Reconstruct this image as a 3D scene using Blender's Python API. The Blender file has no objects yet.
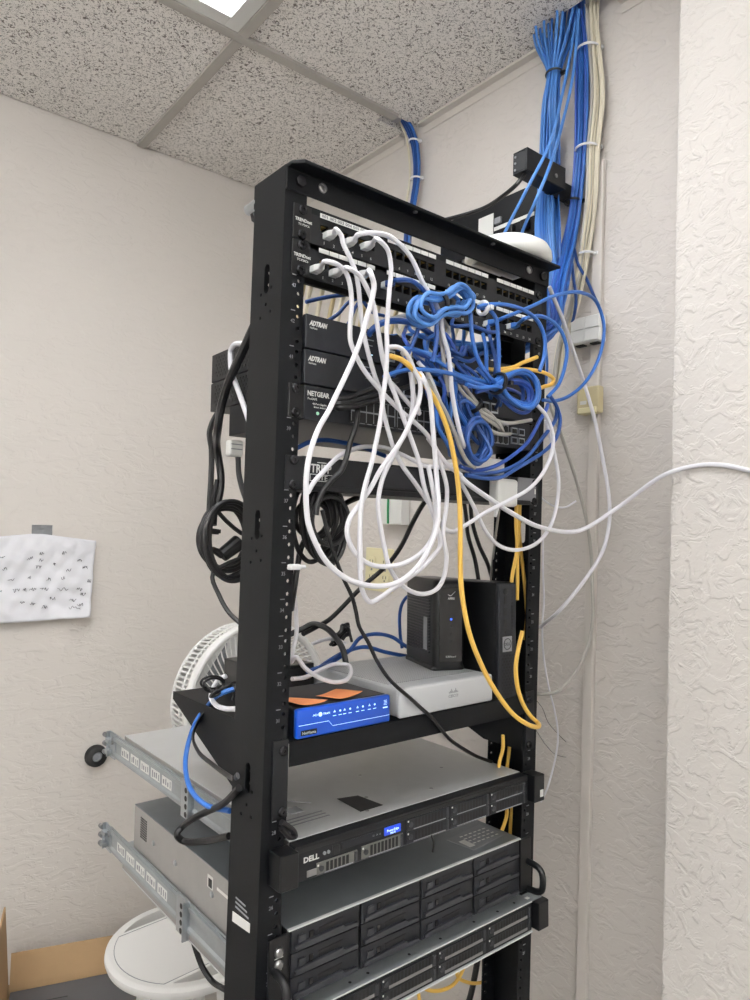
import bpy, bmesh, math, random
from mathutils import Vector, Matrix
random.seed(7)
R = math.radians
C = bpy.context.scene.collection
PI = math.pi

# ------------------------------------------------------------------ camera
CAM = Vector((-.690389, -.732506, 1.697517)); YAW, PITCH, ROLL, F = .678132, .032883, .032638, 698.134
_f = Vector((math.sin(YAW)*math.cos(PITCH), math.cos(YAW)*math.cos(PITCH), math.sin(PITCH)))
_r0 = Vector((math.cos(YAW), -math.sin(YAW), 0)); _u0 = _r0.cross(_f)
_r = _r0*math.cos(ROLL) + _u0*math.sin(ROLL); _u = _u0*math.cos(ROLL) - _r0*math.sin(ROLL)
cd = bpy.data.cameras.new('camera'); cam = bpy.data.objects.new('camera', cd); C.objects.link(cam)
cam.matrix_world = Matrix((( _r.x, _u.x, -_f.x, CAM.x), (_r.y, _u.y, -_f.y, CAM.y), (_r.z, _u.z, -_f.z, CAM.z), (0, 0, 0, 1)))
cd.sensor_fit = 'VERTICAL'; cd.sensor_height = 24; cd.lens = F/1000*24; cd.clip_start = .02
bpy.context.scene.camera = cam

def at(px, py, v, ax='y'):
    d = _f + _r*((px-375)/F) + _u*((500-py)/F); i = 'xyz'.index(ax)
    return CAM + d*((v-CAM[i])/d[i])
def P(t):                                   # way point: (px,py,Y) | ('x',px,py,X) | ('w',X,Y,Z)
    if t[0] == 'w': return Vector(t[1:])
    if t[0] in ('x', 'z'): return at(t[1], t[2], t[3], t[0])
    return at(*t)

TOP, U = 2.09, .04445
def zt(n): return TOP-(45-n)*U

# ------------------------------------------------------------------ materials
def s2l(c): return tuple(((x/255)/12.92 if x <= 10 else ((x/255+.055)/1.055)**2.4) for x in c) + (1,)
def mat(name, rgb, rough=.5, metal=0, bump=None, var=0, emit=0, spec=.5, coat=0, alpha=1, trans=0):
    m = bpy.data.materials.new(name); m.use_nodes = True; nt = m.node_tree; b = nt.nodes['Principled BSDF']
    col = s2l(rgb)
    b.inputs['Base Color'].default_value = col; b.inputs['Roughness'].default_value = rough
    b.inputs['Metallic'].default_value = metal; b.inputs['Specular IOR Level'].default_value = spec
    b.inputs['Coat Weight'].default_value = coat; b.inputs['Alpha'].default_value = alpha
    b.inputs['Transmission Weight'].default_value = trans
    if emit: b.inputs['Emission Color'].default_value = col; b.inputs['Emission Strength'].default_value = emit
    tc = nt.nodes.new('ShaderNodeTexCoord')
    if var:
        n = nt.nodes.new('ShaderNodeTexNoise'); n.inputs['Scale'].default_value = 35; n.inputs['Detail'].default_value = 4
        nt.links.new(tc.outputs['Object'], n.inputs['Vector'])
        mx = nt.nodes.new('ShaderNodeMixRGB'); mx.inputs[1].default_value = tuple(c*(1-var) for c in col[:3])+(1,)
        mx.inputs[2].default_value = tuple(min(1, c*(1+var)) for c in col[:3])+(1,)
        nt.links.new(n.outputs['Fac'], mx.inputs[0]); nt.links.new(mx.outputs[0], b.inputs['Base Color'])
    if bump:
        n = nt.nodes.new('ShaderNodeTexNoise'); n.inputs['Scale'].default_value = bump[0]; n.inputs['Detail'].default_value = 3
        nt.links.new(tc.outputs['Object'], n.inputs['Vector'])
        bp = nt.nodes.new('ShaderNodeBump'); bp.inputs['Strength'].default_value = bump[1]; bp.inputs['Distance'].default_value = .002
        nt.links.new(n.outputs['Fac'], bp.inputs['Height']); nt.links.new(bp.outputs[0], b.inputs['Normal'])
    return m

def wall_mat(name, rgb, scale=14, strength=.5, dist=.006, stretch=1.8):
    m = mat(name, rgb, .75); nt = m.node_tree; b = nt.nodes['Principled BSDF']; L = nt.links.new
    tc = [n for n in nt.nodes if n.type == 'TEX_COORD'][0]
    mp = nt.nodes.new('ShaderNodeMapping'); mp.inputs['Scale'].default_value = (1, 1, stretch); L(tc.outputs['Object'], mp.inputs['Vector'])
    w = nt.nodes.new('ShaderNodeTexNoise'); w.inputs['Scale'].default_value = scale; w.inputs['Detail'].default_value = 4
    w.inputs['Distortion'].default_value = 1.3; L(mp.outputs[0], w.inputs['Vector'])
    r = nt.nodes.new('ShaderNodeValToRGB'); r.color_ramp.elements[0].position = .47; r.color_ramp.elements[1].position = .56
    L(w.outputs['Fac'], r.inputs[0])
    f = nt.nodes.new('ShaderNodeTexNoise'); f.inputs['Scale'].default_value = scale*3.2; f.inputs['Detail'].default_value = 4
    f.inputs['Distortion'].default_value = .8; L(mp.outputs[0], f.inputs['Vector'])
    add = nt.nodes.new('ShaderNodeMath'); add.operation = 'MULTIPLY_ADD'; add.inputs[1].default_value = .55
    L(f.outputs['Fac'], add.inputs[0]); L(r.outputs[0], add.inputs[2])
    bp = nt.nodes.new('ShaderNodeBump'); bp.inputs['Strength'].default_value = strength; bp.inputs['Distance'].default_value = dist
    L(add.outputs[0], bp.inputs['Height']); L(bp.outputs[0], b.inputs['Normal'])
    return m

def tile_mat():
    m = mat('mineral_ceiling_tile', (243, 239, 234), .9); nt = m.node_tree; b = nt.nodes['Principled BSDF']; L = nt.links.new
    tc = [n for n in nt.nodes if n.type == 'TEX_COORD'][0]
    def pits(scale, a, e):
        n = nt.nodes.new('ShaderNodeTexNoise'); n.inputs['Scale'].default_value = scale; n.inputs['Detail'].default_value = 1.5
        n.inputs['Distortion'].default_value = 1.5; L(tc.outputs['Object'], n.inputs['Vector'])
        r = nt.nodes.new('ShaderNodeValToRGB'); r.color_ramp.elements[0].position = a; r.color_ramp.elements[1].position = e
        L(n.outputs['Fac'], r.inputs[0]); return r.outputs[0]
    mul = nt.nodes.new('ShaderNodeMath'); mul.operation = 'MULTIPLY'
    L(pits(120, .35, .41), mul.inputs[0]); L(pits(260, .35, .41), mul.inputs[1])
    mx = nt.nodes.new('ShaderNodeMixRGB'); mx.inputs[1].default_value = s2l((128, 122, 116)); mx.inputs[2].default_value = s2l((243, 239, 234))
    L(mul.outputs[0], mx.inputs[0]); L(mx.outputs[0], b.inputs['Base Color'])
    bp = nt.nodes.new('ShaderNodeBump'); bp.inputs['Strength'].default_value = .6; bp.inputs['Distance'].default_value = .003
    L(mul.outputs[0], bp.inputs['Height']); L(bp.outputs[0], b.inputs['Normal'])
    return m

def vent_mat(name, rgb, hole, scale):
    """perforated sheet: dark round holes in a grid"""
    m = mat(name, rgb, .45); nt = m.node_tree; b = nt.nodes['Principled BSDF']; L = nt.links.new
    tc = [n for n in nt.nodes if n.type == 'TEX_COORD'][0]
    v = nt.nodes.new('ShaderNodeTexVoronoi'); v.inputs['Scale'].default_value = scale; v.inputs['Randomness'].default_value = 0
    L(tc.outputs['Object'], v.inputs['Vector'])
    r = nt.nodes.new('ShaderNodeValToRGB'); r.color_ramp.elements[0].position = .33; r.color_ramp.elements[1].position = .4
    r.color_ramp.elements[0].color = s2l(hole); r.color_ramp.elements[1].color = s2l(rgb)
    L(v.outputs['Distance'], r.inputs[0]); L(r.outputs[0], b.inputs['Base Color'])
    return m

M = dict(
    wall_far=mat('white_wall_paint', (238, 236, 232), .7, bump=(30, .2)),
    wall_a=wall_mat('painted_wall', (212, 206, 199), 17, .26, .003, 2.2),
    wall_b=wall_mat('trowel_wall', (212, 206, 200), 22, .36, .003, 1.7),
    column=wall_mat('trowel_column', (211, 206, 200), 30, .40, .0035, 1.1),
    tile=tile_mat(), tbar=mat('ceiling_grid_paint', (172, 168, 161), .5, var=.05), floor=mat('floor_vinyl', (98, 95, 91), .5, var=.15),
    beige=mat('beige_plastic', (201, 189, 150), .45), ivory=mat('ivory_plastic', (228, 220, 180), .4), white=mat('white_plastic', (226, 226, 222), .35),
    raceway=mat('painted_raceway', (212, 206, 199), .6, bump=(40, .1)),
    rack=mat('rack_black_paint', (12, 14, 17), .52, bump=(600, .08), spec=.2), black=mat('black_steel', (16, 18, 22), .45, spec=.35),
    plastic=mat('black_plastic', (15, 16, 18), .34, spec=.4), carrier3=mat('grey_drive_carrier', (96, 96, 92), .45), dark=mat('port_black', (7, 7, 8), .6), gloss=mat('gloss_black', (12, 12, 14), .12),
    charcoal=mat('charcoal_plastic', (29, 31, 36), .45, spec=.35), carrier=mat('drive_carrier_plastic', (24, 26, 31), .4, spec=.4), carrier2=mat('drive_release_plastic', (46, 47, 51), .35),
    edge_highlight=mat('painted_edge_highlight', (214, 216, 216), .4, .15), steel=mat('galvanised_steel', (158, 163, 165), .4, .5, var=.12, bump=(180, .1)), zinc=mat('zinc_bright', (175, 180, 184), .28, .9, var=.15),  # the pale edge colour paints a highlight onto server edges
    lid=mat('server_lid_steel', (198, 199, 198), .38, .4, var=.06), lid2=mat('server_lid_dark_steel', (126, 132, 136), .38, .5, var=.08),
    sheet=mat('server_side_steel', (158, 156, 153), .45, .35, var=.08), screw=mat('screw_steel', (150, 150, 150), .3, .9), screwb=mat('black_screw', (32, 32, 35), .25, .6),
    print=mat('white_print', (214, 214, 210), .6), grey_print=mat('grey_print', (140, 142, 145), .6), label=mat('paper_label', (222, 222, 218), .6),
    blue=mat('blue_cable_jacket', (46, 100, 176), .4), navy=mat('dark_blue_cable_jacket', (32, 72, 138), .42), lblue=mat('light_blue_cable_jacket', (74, 128, 198), .42), royal=mat('royal_blue_cable_jacket', (48, 84, 168), .42),
    wcable=mat('white_cable_jacket', (226, 225, 230), .4), gcable=mat('grey_cable_jacket', (176, 173, 166), .45), cream=mat('cream_cable_jacket', (214, 206, 184), .45), tan=mat('tan_cable_jacket', (196, 178, 138), .5),
    yellow=mat('yellow_cable_jacket', (232, 188, 88), .4), bcable=mat('black_cable_jacket', (18, 18, 20), .42), green=mat('green_wire', (40, 140, 90), .4),
    clear=mat('clear_plug_plastic', (214, 216, 216), .18, alpha=1), wplug=mat('white_boot', (228, 228, 228), .35), pin=mat('brass_pin', (190, 160, 90), .3, .8),
    panelblue=mat('blue_front_panel', (12, 74, 182), .3), silver=mat('silver_plastic', (186, 188, 190), .4, bump=None), silverv=vent_mat('silver_vented_plastic', (186, 188, 190), (120, 122, 124), 260),
    ventblack=vent_mat('perforated_black_steel', (40, 40, 42), (8, 8, 8), 150), orange=mat('orange_paper', (243, 156, 100), .8, var=.05), paper=mat('white_paper', (226, 226, 230), .85, bump=(25, .5)),
    ink=mat('pen_ink', (70, 72, 78), .8), tape=mat('silver_tape', (120, 122, 124), .45, var=.12), lcd=mat('blue_lcd', (30, 70, 200), .3, emit=.25), led=mat('green_led', (150, 200, 170), .4, emit=.3), bled=mat('blue_led', (40, 90, 255), .4, emit=2), wled=mat('white_led', (200, 230, 255), .4, emit=.8),
    card=mat('corrugated_cardboard', (178, 148, 110), .85, var=.06), cardin=mat('grey_carton_inside', (88, 88, 90), .8, var=.05), rubber=mat('black_rubber', (20, 20, 20), .6), fan=mat('fan_white_plastic', (226, 225, 222), .4), stool=mat('stool_white_plastic', (232, 231, 228), .42), clearlabel=mat('clear_label_tape', (150, 150, 155), .25, alpha=.8),
    fill_down=mat('fill_lamp_diffuser', (250, 252, 255), .5, emit=1), fill_up=mat('fill_uplight_lens', (250, 252, 255), .5, emit=1), lamp=mat('lamp_diffuser', (250, 252, 255), .5, emit=1), frame=mat('lamp_frame_paint', (206, 206, 202), .45), navylabel=mat('navy_label', (36, 44, 66), .5))  # first two colours glow on the added fill lamps

# ------------------------------------------------------------------ mesh helpers
class MB:
    def __init__(s): s.v = []; s.f = []; s.m = []; s.cur = 0
    def add(s, v, f):
        o = len(s.v); s.v += [Vector(x) for x in v]; s.f += [[i+o for i in q] for q in f]; s.m += [s.cur]*len(f); return s
    def box(s, x0, x1, y0, y1, z0, z1):
        if x0 > x1: x0, x1 = x1, x0
        if y0 > y1: y0, y1 = y1, y0
        if z0 > z1: z0, z1 = z1, z0
        return s.add([(x0,y0,z0),(x1,y0,z0),(x1,y1,z0),(x0,y1,z0),(x0,y0,z1),(x1,y0,z1),(x1,y1,z1),(x0,y1,z1)],
                     [(0,3,2,1),(4,5,6,7),(0,1,5,4),(1,2,6,5),(2,3,7,6),(3,0,4,7)])
    def prism(s, poly, a0, a1, ax='y'):
        """poly: 2-D outline; ax 'y': (x,z) extruded over y; 'x': (y,z) over x; 'z': (x,y) over z"""
        if a0 > a1: a0, a1 = a1, a0
        f = {'y': lambda p, a: (p[0], a, p[1]), 'x': lambda p, a: (a, p[0], p[1]), 'z': lambda p, a: (p[0], p[1], a)}[ax]
        n = len(poly)
        area = sum(poly[i][0]*poly[(i+1) % n][1]-poly[(i+1) % n][0]*poly[i][1] for i in range(n))
        if area < 0: poly = poly[::-1]
        if ax == 'y': poly = poly[::-1]
        v = [f(p, a0) for p in poly]+[f(p, a1) for p in poly]
        return s.add(v, [list(range(n))[::-1], list(range(n, 2*n))]+[(i, (i+1) % n, n+(i+1) % n, n+i) for i in range(n)])
    def cyl(s, p0, p1, r0, r1=None, n=16):
        p0, p1 = Vector(p0), Vector(p1); r1 = r0 if r1 is None else r1
        d = (p1-p0).normalized(); a = d.orthogonal().normalized(); b = d.cross(a); v = []
        for p, r in ((p0, r0), (p1, r1)): v += [p+(a*math.cos(t)+b*math.sin(t))*r for t in (2*PI*i/n for i in range(n))]
        return s.add(v, [list(range(n))[::-1], list(range(n, 2*n))]+[(i, (i+1) % n, n+(i+1) % n, n+i) for i in range(n)])
    def lathe(s, c, prof, n=40, axis=(0, 0, 1)):
        """prof: (radius, height) from bottom to top, closed at both ends"""
        d = Vector(axis).normalized(); a = d.orthogonal().normalized(); b = d.cross(a); c = Vector(c); v = []; f = []
        for r, h in prof: v += [c+d*h+(a*math.cos(t)+b*math.sin(t))*max(r, 1e-5) for t in (2*PI*i/n for i in range(n))]
        for k in range(len(prof)-1): f += [(k*n+i, k*n+(i+1) % n, (k+1)*n+(i+1) % n, (k+1)*n+i) for i in range(n)]
        f += [list(range(n))[::-1], list(range((len(prof)-1)*n, len(prof)*n))]
        return s.add(v, f)
    def tube(s, pts, r, n=8, flat=1.0):
        pts = [Vector(p) for p in pts]; m = len(pts); v = []; f = []
        t = (pts[1]-pts[0]).normalized(); a = t.orthogonal().normalized()
        for i, p in enumerate(pts):
            t = (pts[min(i+1, m-1)]-pts[max(i-1, 0)])
            t = t.normalized() if t.length > 1e-9 else Vector((0, 0, 1))
            a = (a-t*a.dot(t)); a = a.normalized() if a.length > 1e-6 else t.orthogonal().normalized(); b = t.cross(a)
            v += [p+(a*math.cos(q)+b*math.sin(q)*flat)*r for q in (2*PI*k/n for k in range(n))]
        for i in range(m-1): f += [(i*n+k, i*n+(k+1) % n, (i+1)*n+(k+1) % n, (i+1)*n+k) for k in range(n)]
        f += [list(range(n))[::-1], list(range((m-1)*n, m*n))]
        return s.add(v, f)
    def ring(s, c, axis, R_, r, n=32, k=8, ex=1.0):
        d = Vector(axis).normalized(); a = d.orthogonal().normalized(); b = d.cross(a); c = Vector(c); v = []; f = []
        for i in range(n):
            t = 2*PI*i/n; e = a*math.cos(t)+b*math.sin(t)
            v += [c+e*(R_+r*math.cos(q))+d*(r*math.sin(q)*ex) for q in (2*PI*j/k for j in range(k))]
        for i in range(n):
            for j in range(k): f.append((i*k+j, ((i+1) % n)*k+j, ((i+1) % n)*k+(j+1) % k, i*k+(j+1) % k))
        return s.add(v, f)
    def text(s, txt, h, org, face='front', align='LEFT', ext=.0003, shear=0, bold=0, sx=1):
        """lettering h high (cap height) standing on a surface, in relief"""
        cu = bpy.data.curves.new('t', 'FONT'); cu.body = txt; cu.size = h/.7; cu.extrude = ext/2; cu.align_x = align; cu.shear = shear; cu.offset = bold; cu.resolution_u = 2
        o = bpy.data.objects.new('t', cu); C.objects.link(o); dg = bpy.context.evaluated_depsgraph_get(); me = bpy.data.meshes.new_from_object(o.evaluated_get(dg))
        X, Y, Z = {'front': ((1,0,0),(0,0,1),(0,-1,0)), 'left': ((0,-1,0),(0,0,1),(-1,0,0)), 'top': ((1,0,0),(0,1,0),(0,0,1))}[face]
        X, Y, Z, org = Vector(X), Vector(Y), Vector(Z), Vector(org)
        s.add([org+X*p.co.x*sx+Y*p.co.y+Z*(p.co.z+ext/2) for p in me.vertices], [list(p.vertices) for p in me.polygons])
        bpy.data.objects.remove(o); bpy.data.meshes.remove(me); bpy.data.curves.remove(cu); return s
    def xf(s, mtx): s.v = [mtx @ p for p in s.v]; return s

ORG = {}                                    # world origin of each parent, so parts can be written in world coordinates
def obj(name, mb, m, parent=None, bevel=0, smooth=False, seg=2):
    off = ORG.get(parent.name, Vector((0, 0, 0))) if parent else Vector((0, 0, 0))
    me = bpy.data.meshes.new(name); me.from_pydata([tuple(p-off) for p in mb.v], [], mb.f); me.update()
    ms = m if isinstance(m, (list, tuple)) else [m]
    for q in ms: me.materials.append(q)
    if len(ms) > 1:
        for p, i in zip(me.polygons, mb.m): p.material_index = i
    if smooth:
        for p in me.polygons: p.use_smooth = True
    o = bpy.data.objects.new(name, me); C.objects.link(o)
    if parent: o.parent = parent; ORG[o.name] = off
    if bevel:
        b = o.modifiers.new('bevel', 'BEVEL'); b.width = bevel; b.segments = seg; b.limit_method = 'ANGLE'; b.angle_limit = R(50)
    if smooth and not bevel: smooth_edges(o)
    return o
def smooth_edges(o):
    bm = bmesh.new(); bm.from_mesh(o.data)
    for e in bm.edges:
        if len(e.link_faces) == 2 and e.calc_face_angle(0) > R(40): e.smooth = False
    bm.to_mesh(o.data); bm.free()
def tag(o, label, cat, group=None):
    o['label'] = label; o['category'] = cat
    if group: o['group'] = group
    return o
def thing(name, label, cat, loc=(0, 0, 0), group=None, rot=None):
    o = bpy.data.objects.new(name, None); C.objects.link(o); o.location = loc; o.empty_display_size = .05
    ORG[o.name] = Vector((0, 0, 0)) if rot else Vector(loc)          # a turned thing is written in its own coordinates
    if rot: o.rotation_euler = rot
    return tag(o, label, cat, group)
def struct(name, mb, m, bevel=0, **k):
    o = obj(name, mb, m, None, bevel, **k); o['kind'] = 'structure'; return o
def cut(o, cutter):
    """saw real holes through a mesh with a boolean, then bake it"""
    c = obj('cutter', cutter, M['dark']); b = o.modifiers.new('holes', 'BOOLEAN'); b.operation = 'DIFFERENCE'; b.solver = 'EXACT'; b.object = c
    dg = bpy.context.evaluated_depsgraph_get(); me = bpy.data.meshes.new_from_object(o.evaluated_get(dg)); o.modifiers.remove(b); o.data = me; bpy.data.objects.remove(c)
def spline(pts, per=10):
    pts = [Vector(p) for p in pts]
    if len(pts) < 3: return [pts[0].lerp(pts[-1], i/per) for i in range(per+1)]
    q = [pts[0]*2-pts[1]]+pts+[pts[-1]*2-pts[-2]]; out = []
    for i in range(1, len(q)-2):
        p0, p1, p2, p3 = q[i-1:i+3]
        t1 = max((p1-p0).length, 1e-5)**.5; t2 = t1+max((p2-p1).length, 1e-5)**.5; t3 = t2+max((p3-p2).length, 1e-5)**.5
        for k in range(per):
            t = t1+(t2-t1)*k/per
            A1 = p0*((t1-t)/t1)+p1*(t/t1); A2 = p1*((t2-t)/(t2-t1))+p2*((t-t1)/(t2-t1)); A3 = p2*((t3-t)/(t3-t2))+p3*((t-t2)/(t3-t2))
            B1 = A1*((t2-t)/t2)+A2*(t/t2); B2 = A2*((t3-t)/(t3-t1))+A3*((t-t1)/(t3-t1))
            out.append(B1*((t2-t)/(t2-t1))+B2*((t-t1)/(t2-t1)))
    return out+[q[-2]]

# ------------------------------------------------------------------ the room
XB, YA, H, XC = .51, 1.222, 2.74, .40
XL, YF = -2.9, -3.4
struct('floor', MB().box(XL-.1, XB+.1, YF-.1, YA+.1, -.05, 0), M['floor'])
struct('wall_back', MB().box(XL-.1, XB, YA, YA+.1, 0, 2.9), M['wall_a'])
struct('wall_right', MB().box(XB, XB+.1, YF-.1, YA+.1, 0, 2.9), M['wall_b'])
struct('wall_left', MB().box(XL-.1, XL, YF-.1, YA, 0, 2.9), M['wall_far'])
struct('wall_front', MB().box(XL, XB, YF-.1, YF, 0, 2.9), M['wall_far'])
col_y = at(670, 500, XC, 'x').y
struct('trim_1', MB().box(XC, XB, YF, col_y, 0, H), M['column'], bevel=.004)              # the pilaster beside the rack
ce = MB(); bx, by = -.0135, .625                                                        # grid crossing
LX0, LX1, LY0, LY1 = bx-.61, bx, by-1.22, by
def tiles(x0, x1, y0, y1): ce.box(x0, x1, y0, y1, H+.004, H+.02)
# openings are left where the cables come through, ragged at the wall
tiles(bx, .405, by, YA-.006); tiles(.405, XB, by+.045, YA-.006)
tiles(bx, .405, .03, by); tiles(.405, XB, .17, by)
tiles(.405, .45, .03, .17); tiles(bx, XB, LY0, .03)
tiles(XL, bx, by, YA-.006); tiles(XL, LX0, LY0, by)
tiles(XL, XB, YF, LY0)
struct('ceiling', ce, M['tile'])
struct('trim_2', MB().box(XL, .43, by-.012, by+.012, H-.004, H+.004), M['tbar'], bevel=.001)
struct('trim_3', MB().box(bx-.012, bx+.012, by+.012, YA-.008, H-.004, H+.004), M['tbar'], bevel=.001)
struct('trim_4', MB().box(bx-.012, bx+.012, YF, by-.012, H-.004, H+.004), M['tbar'], bevel=.001)
struct('trim_5', MB().box(LX0-.012, LX0+.012, YF, YA-.008, H-.004, H+.004), M['tbar'], bevel=.001)
wm = MB()
for y0, y1 in ((YF, .03), (.175, by-.02), (by+.055, YA)): wm.box(XB-.02, XB, y0, y1, H-.003, H+.003); wm.box(XB-.002, XB, y0, y1, H-.022, H)
struct('trim_6', wm, M['raceway'])
struct('trim_7', MB().box(XL, bx-.012, LY0-.012, LY0+.012, H-.004, H+.004), M['tbar'], bevel=.001)
struct('trim_8', MB().box(XL, XB, YA, YA+.002, H+.02, H+.1).box(XL, XB, YA-.2, YA-.1, H+.1, H+.11), M['dark'])

def troffer(x0, x1, y0, y1, label, lm='lamp'):
    t = thing('ceiling_light', label, 'ceiling light', ((x0+x1)/2, (y0+y1)/2, H), 'lay-in ceiling lights')
    f = MB(); w = .032; a0, a1, b0, b1 = x0+.013, x1-.013, y0+.013, y1-.013
    f.box(a0, a0+w, b0, b1, H-.002, H+.006).box(a1-w, a1, b0, b1, H-.002, H+.006).box(a0+w, a1-w, b0, b0+w, H-.002, H+.006).box(a0+w, a1-w, b1-w, b1, H-.002, H+.006)
    obj('light_frame', f, M['frame'], t, .001)
    obj('light_housing', MB().box(a0, a1, b0, b1, H+.02, H+.09), M['frame'], t)
    obj('diffuser', MB().box(a0+w, a1-w, b0+w, b1-w, H+.002, H+.005), M[lm], t)
troffer(LX0, LX1, LY0, LY1, 'bright recessed ceiling light panel at the top edge of the photo')
def fill_pendant(cx, cy, label):
    # unseen lamp added to brighten the ceiling: a tray on wires, glowing down and up
    t = thing('added_fill_pendant', label, 'ceiling light', (cx, cy, 2.36), 'added fill lights')
    a0, a1, b0, b1, z = cx-.15, cx+.15, cy-.61, cy+.61, 2.36
    obj('light_frame', MB().box(a0, a0+.012, b0, b1, z, z+.05).box(a1-.012, a1, b0, b1, z, z+.05).box(a0+.012, a1-.012, b0, b0+.012, z, z+.05).box(a0+.012, a1-.012, b1-.012, b1, z, z+.05), M['frame'], t, .001)
    obj('diffuser', MB().box(a0+.012, a1-.012, b0+.012, b1-.012, z+.004, z+.008), M['fill_down'], t)
    obj('fill_uplight_lens', MB().box(a0+.012, a1-.012, b0+.012, b1-.012, z+.044, z+.048), M['fill_up'], t)
    for y in (b0+.1, b1-.1): obj('hanging_wire', MB().cyl((cx, y, z+.05), (cx, y, H+.004), .0015, n=6), M['zinc'], t); 
    obj('wire_bar', MB().box(a0, a1, b0+.095, b0+.105, z+.048, z+.054).box(a0, a1, b1-.105, b1-.095, z+.048, z+.054), M['frame'], t)
fill_pendant(-1.75, -.35, 'unseen hanging fill light added over the left of the room')
fill_pendant(-.75, -2.3, 'unseen hanging fill light added behind the viewer')
fill_pendant(-1.95, -2.3, 'unseen hanging fill light added in the far corner behind the viewer')

# ---- things on the walls
rc = thing('cable_raceway', 'beige painted vertical raceway running down the right wall beside the cables', 'raceway', (.5, .068, 0))
obj('cover', MB().box(XB-.012, XB-.002, .0565, .0775, 0, 2.434), M['raceway'], rc, .002)
obj('base_strip', MB().box(XB-.002, XB-.0002, .0575, .0765, 0, 2.432), M['raceway'], rc)

jb = thing('wall_jack_box', 'white surface-mount jack box with four covers under the white cable bundle', 'jack box', (XB, .1, 2.07))
obj('housing', MB().box(XB-.0345, XB-.0135, .0405, .1095, 2.064, 2.117).box(XB-.0135, XB-.0005, .0855, .1095, 2.064, 2.117), M['white'], jb, .002)
for i in (0, 1):
    for k in (0, 1):
        obj('port_cover', MB().box(XB-.0372, XB-.0345, .0425+i*.033, .0735+i*.033, 2.0665+k*.0252, 2.0905+k*.0252), M['white'], jb, .0012)
for i in (0, 1): obj('outlet_jack', MB().box(XB-.029, XB-.016, .049+i*.033, .067+i*.033, 2.0615, 2.0645), M['dark'], jb)
pb = thing('phone_jack_box', 'small cream surface-mount phone jack box on the right wall below the white one', 'jack box', (XB, .09, 1.93))
obj('housing', MB().box(XB-.031, XB-.0135, .043, .093, 1.925, 1.978).box(XB-.0135, XB-.0005, .0855, .093, 1.925, 1.978), M['beige'], pb, .003)
obj('end_cap', MB().box(XB-.0325, XB-.014, .047, .089, 1.9245, 1.937), M['ivory'], pb, .002)
obj('terminal_label', MB().box(XB-.0318, XB-.031, .070, .084, 1.943, 1.950), M['label'], pb)
obj('wire_stub', MB().cyl((XB-.02, .062, 1.925), (XB-.02, .062, 1.911), .005), M['gcable'], pb)

op = thing('wall_outlet', 'cream double duplex outlet plate on the wall seen through the rack', 'outlet', (XB, .725, 1.57))
obj('cover_plate', MB().box(XB-.006, XB-.0004, .668, .783, 1.514, 1.63), M['ivory'], op, .002)
for k in (.697, .754):
    for z in (1.551, 1.592):
        pts = [(k+.0165*math.cos(t)*1.0, z+max(-.0125, min(.0125, .0175*math.sin(t)))) for t in (2*PI*i/24 for i in range(24))]
        rcp = obj('receptacle', MB().prism(pts, XB-.0085, XB-.006, 'x'), M['ivory'], op, .0006)
        sl = MB().box(XB-.0088, XB-.0084, k+.005, k+.0068, z-.002, z+.006).box(XB-.0088, XB-.0084, k-.0068, k-.005, z-.002, z+.006)
        sl.cyl((XB-.0084, k, z-.007), (XB-.0088, k, z-.007), .0024, n=10); obj('slots', sl, M['dark'], rcp)
    obj('plate_screw', MB().cyl((XB-.006, k, 1.5715), (XB-.0078, k, 1.5715), .003, n=12), M['screw'], op)
gb = thing('wall_box', 'small white wall box with a green wire hanging behind the rack', 'wall box', (XB, .64, 1.69))
obj('housing', MB().box(XB-.03, XB-.0005, .612, .70, 1.695, 1.80), M['white'], gb, .003)
obj('green_wire', MB().tube(spline([(XB-.032, .66, 1.80), (XB-.034, .661, 1.75), (XB-.033, .66, 1.697)]), .0028), M['green'], gb, smooth=True)

# the bracket and panel on the wall above the rack
wb = thing('wall_bracket', 'black steel bracket bar sticking out from the wall behind the blue cables', 'bracket', (XB, .12, 2.36))
ch = MB().box(.318, .436, .1, .103, 2.366, 2.409).box(.318, .436, .103, .134, 2.406, 2.409).box(.318, .436, .103, .134, 2.366, 2.369).box(.318, .321, .103, .134, 2.369, 2.406).box(.418, XB-.001, .1345, .1375, 2.366, 2.409)
bar = obj('bar', ch, M['black'], wb, .001)
for z in (2.374, 2.387, 2.399): obj('bolt', MB().cyl((.318, .128, z), (.3165, .128, z), .0022, n=10), M['grey_print'], wb)
obj('bolt', MB().cyl((.405, .1, 2.383), (.405, .098, 2.383), .004, n=10), M['screw'], wb)
wp = thing('wall_patch_bay', 'black wall-mounted panel with a white label above the back of the rack', 'patch panel', (XB, .3, 2.3))
obj('panel', MB().box(.455, .46, .185, .47, 2.315, 2.418).box(.46, XB-.001, .45, .47, 2.315, 2.41).box(.46, XB-.001, .2, .22, 2.315, 2.41), M['black'], wp, .001)
for y in (.2, .24, .32, .36): obj('jack', MB().box(.443, .456, y, y+.018, 2.326, 2.345), M['plastic'], wp, .001)
obj('panel_label', MB().box(.4538, .4552, .303, .347, 2.345, 2.392), M['label'], wp)
for y in (.278,): obj('cable_label', MB().box(.449, .4552, y, y+.018, 2.362, 2.376), M['grey_print'], wp, .001)
obj('label_strip', MB().box(.4535, .4552, .19, .30, 2.350, 2.358), M['label'], wp)
obj('mounting_ear', MB().box(.43, .456, .335, .375, 2.318, 2.334), M['black'], wp, .001)

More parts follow.
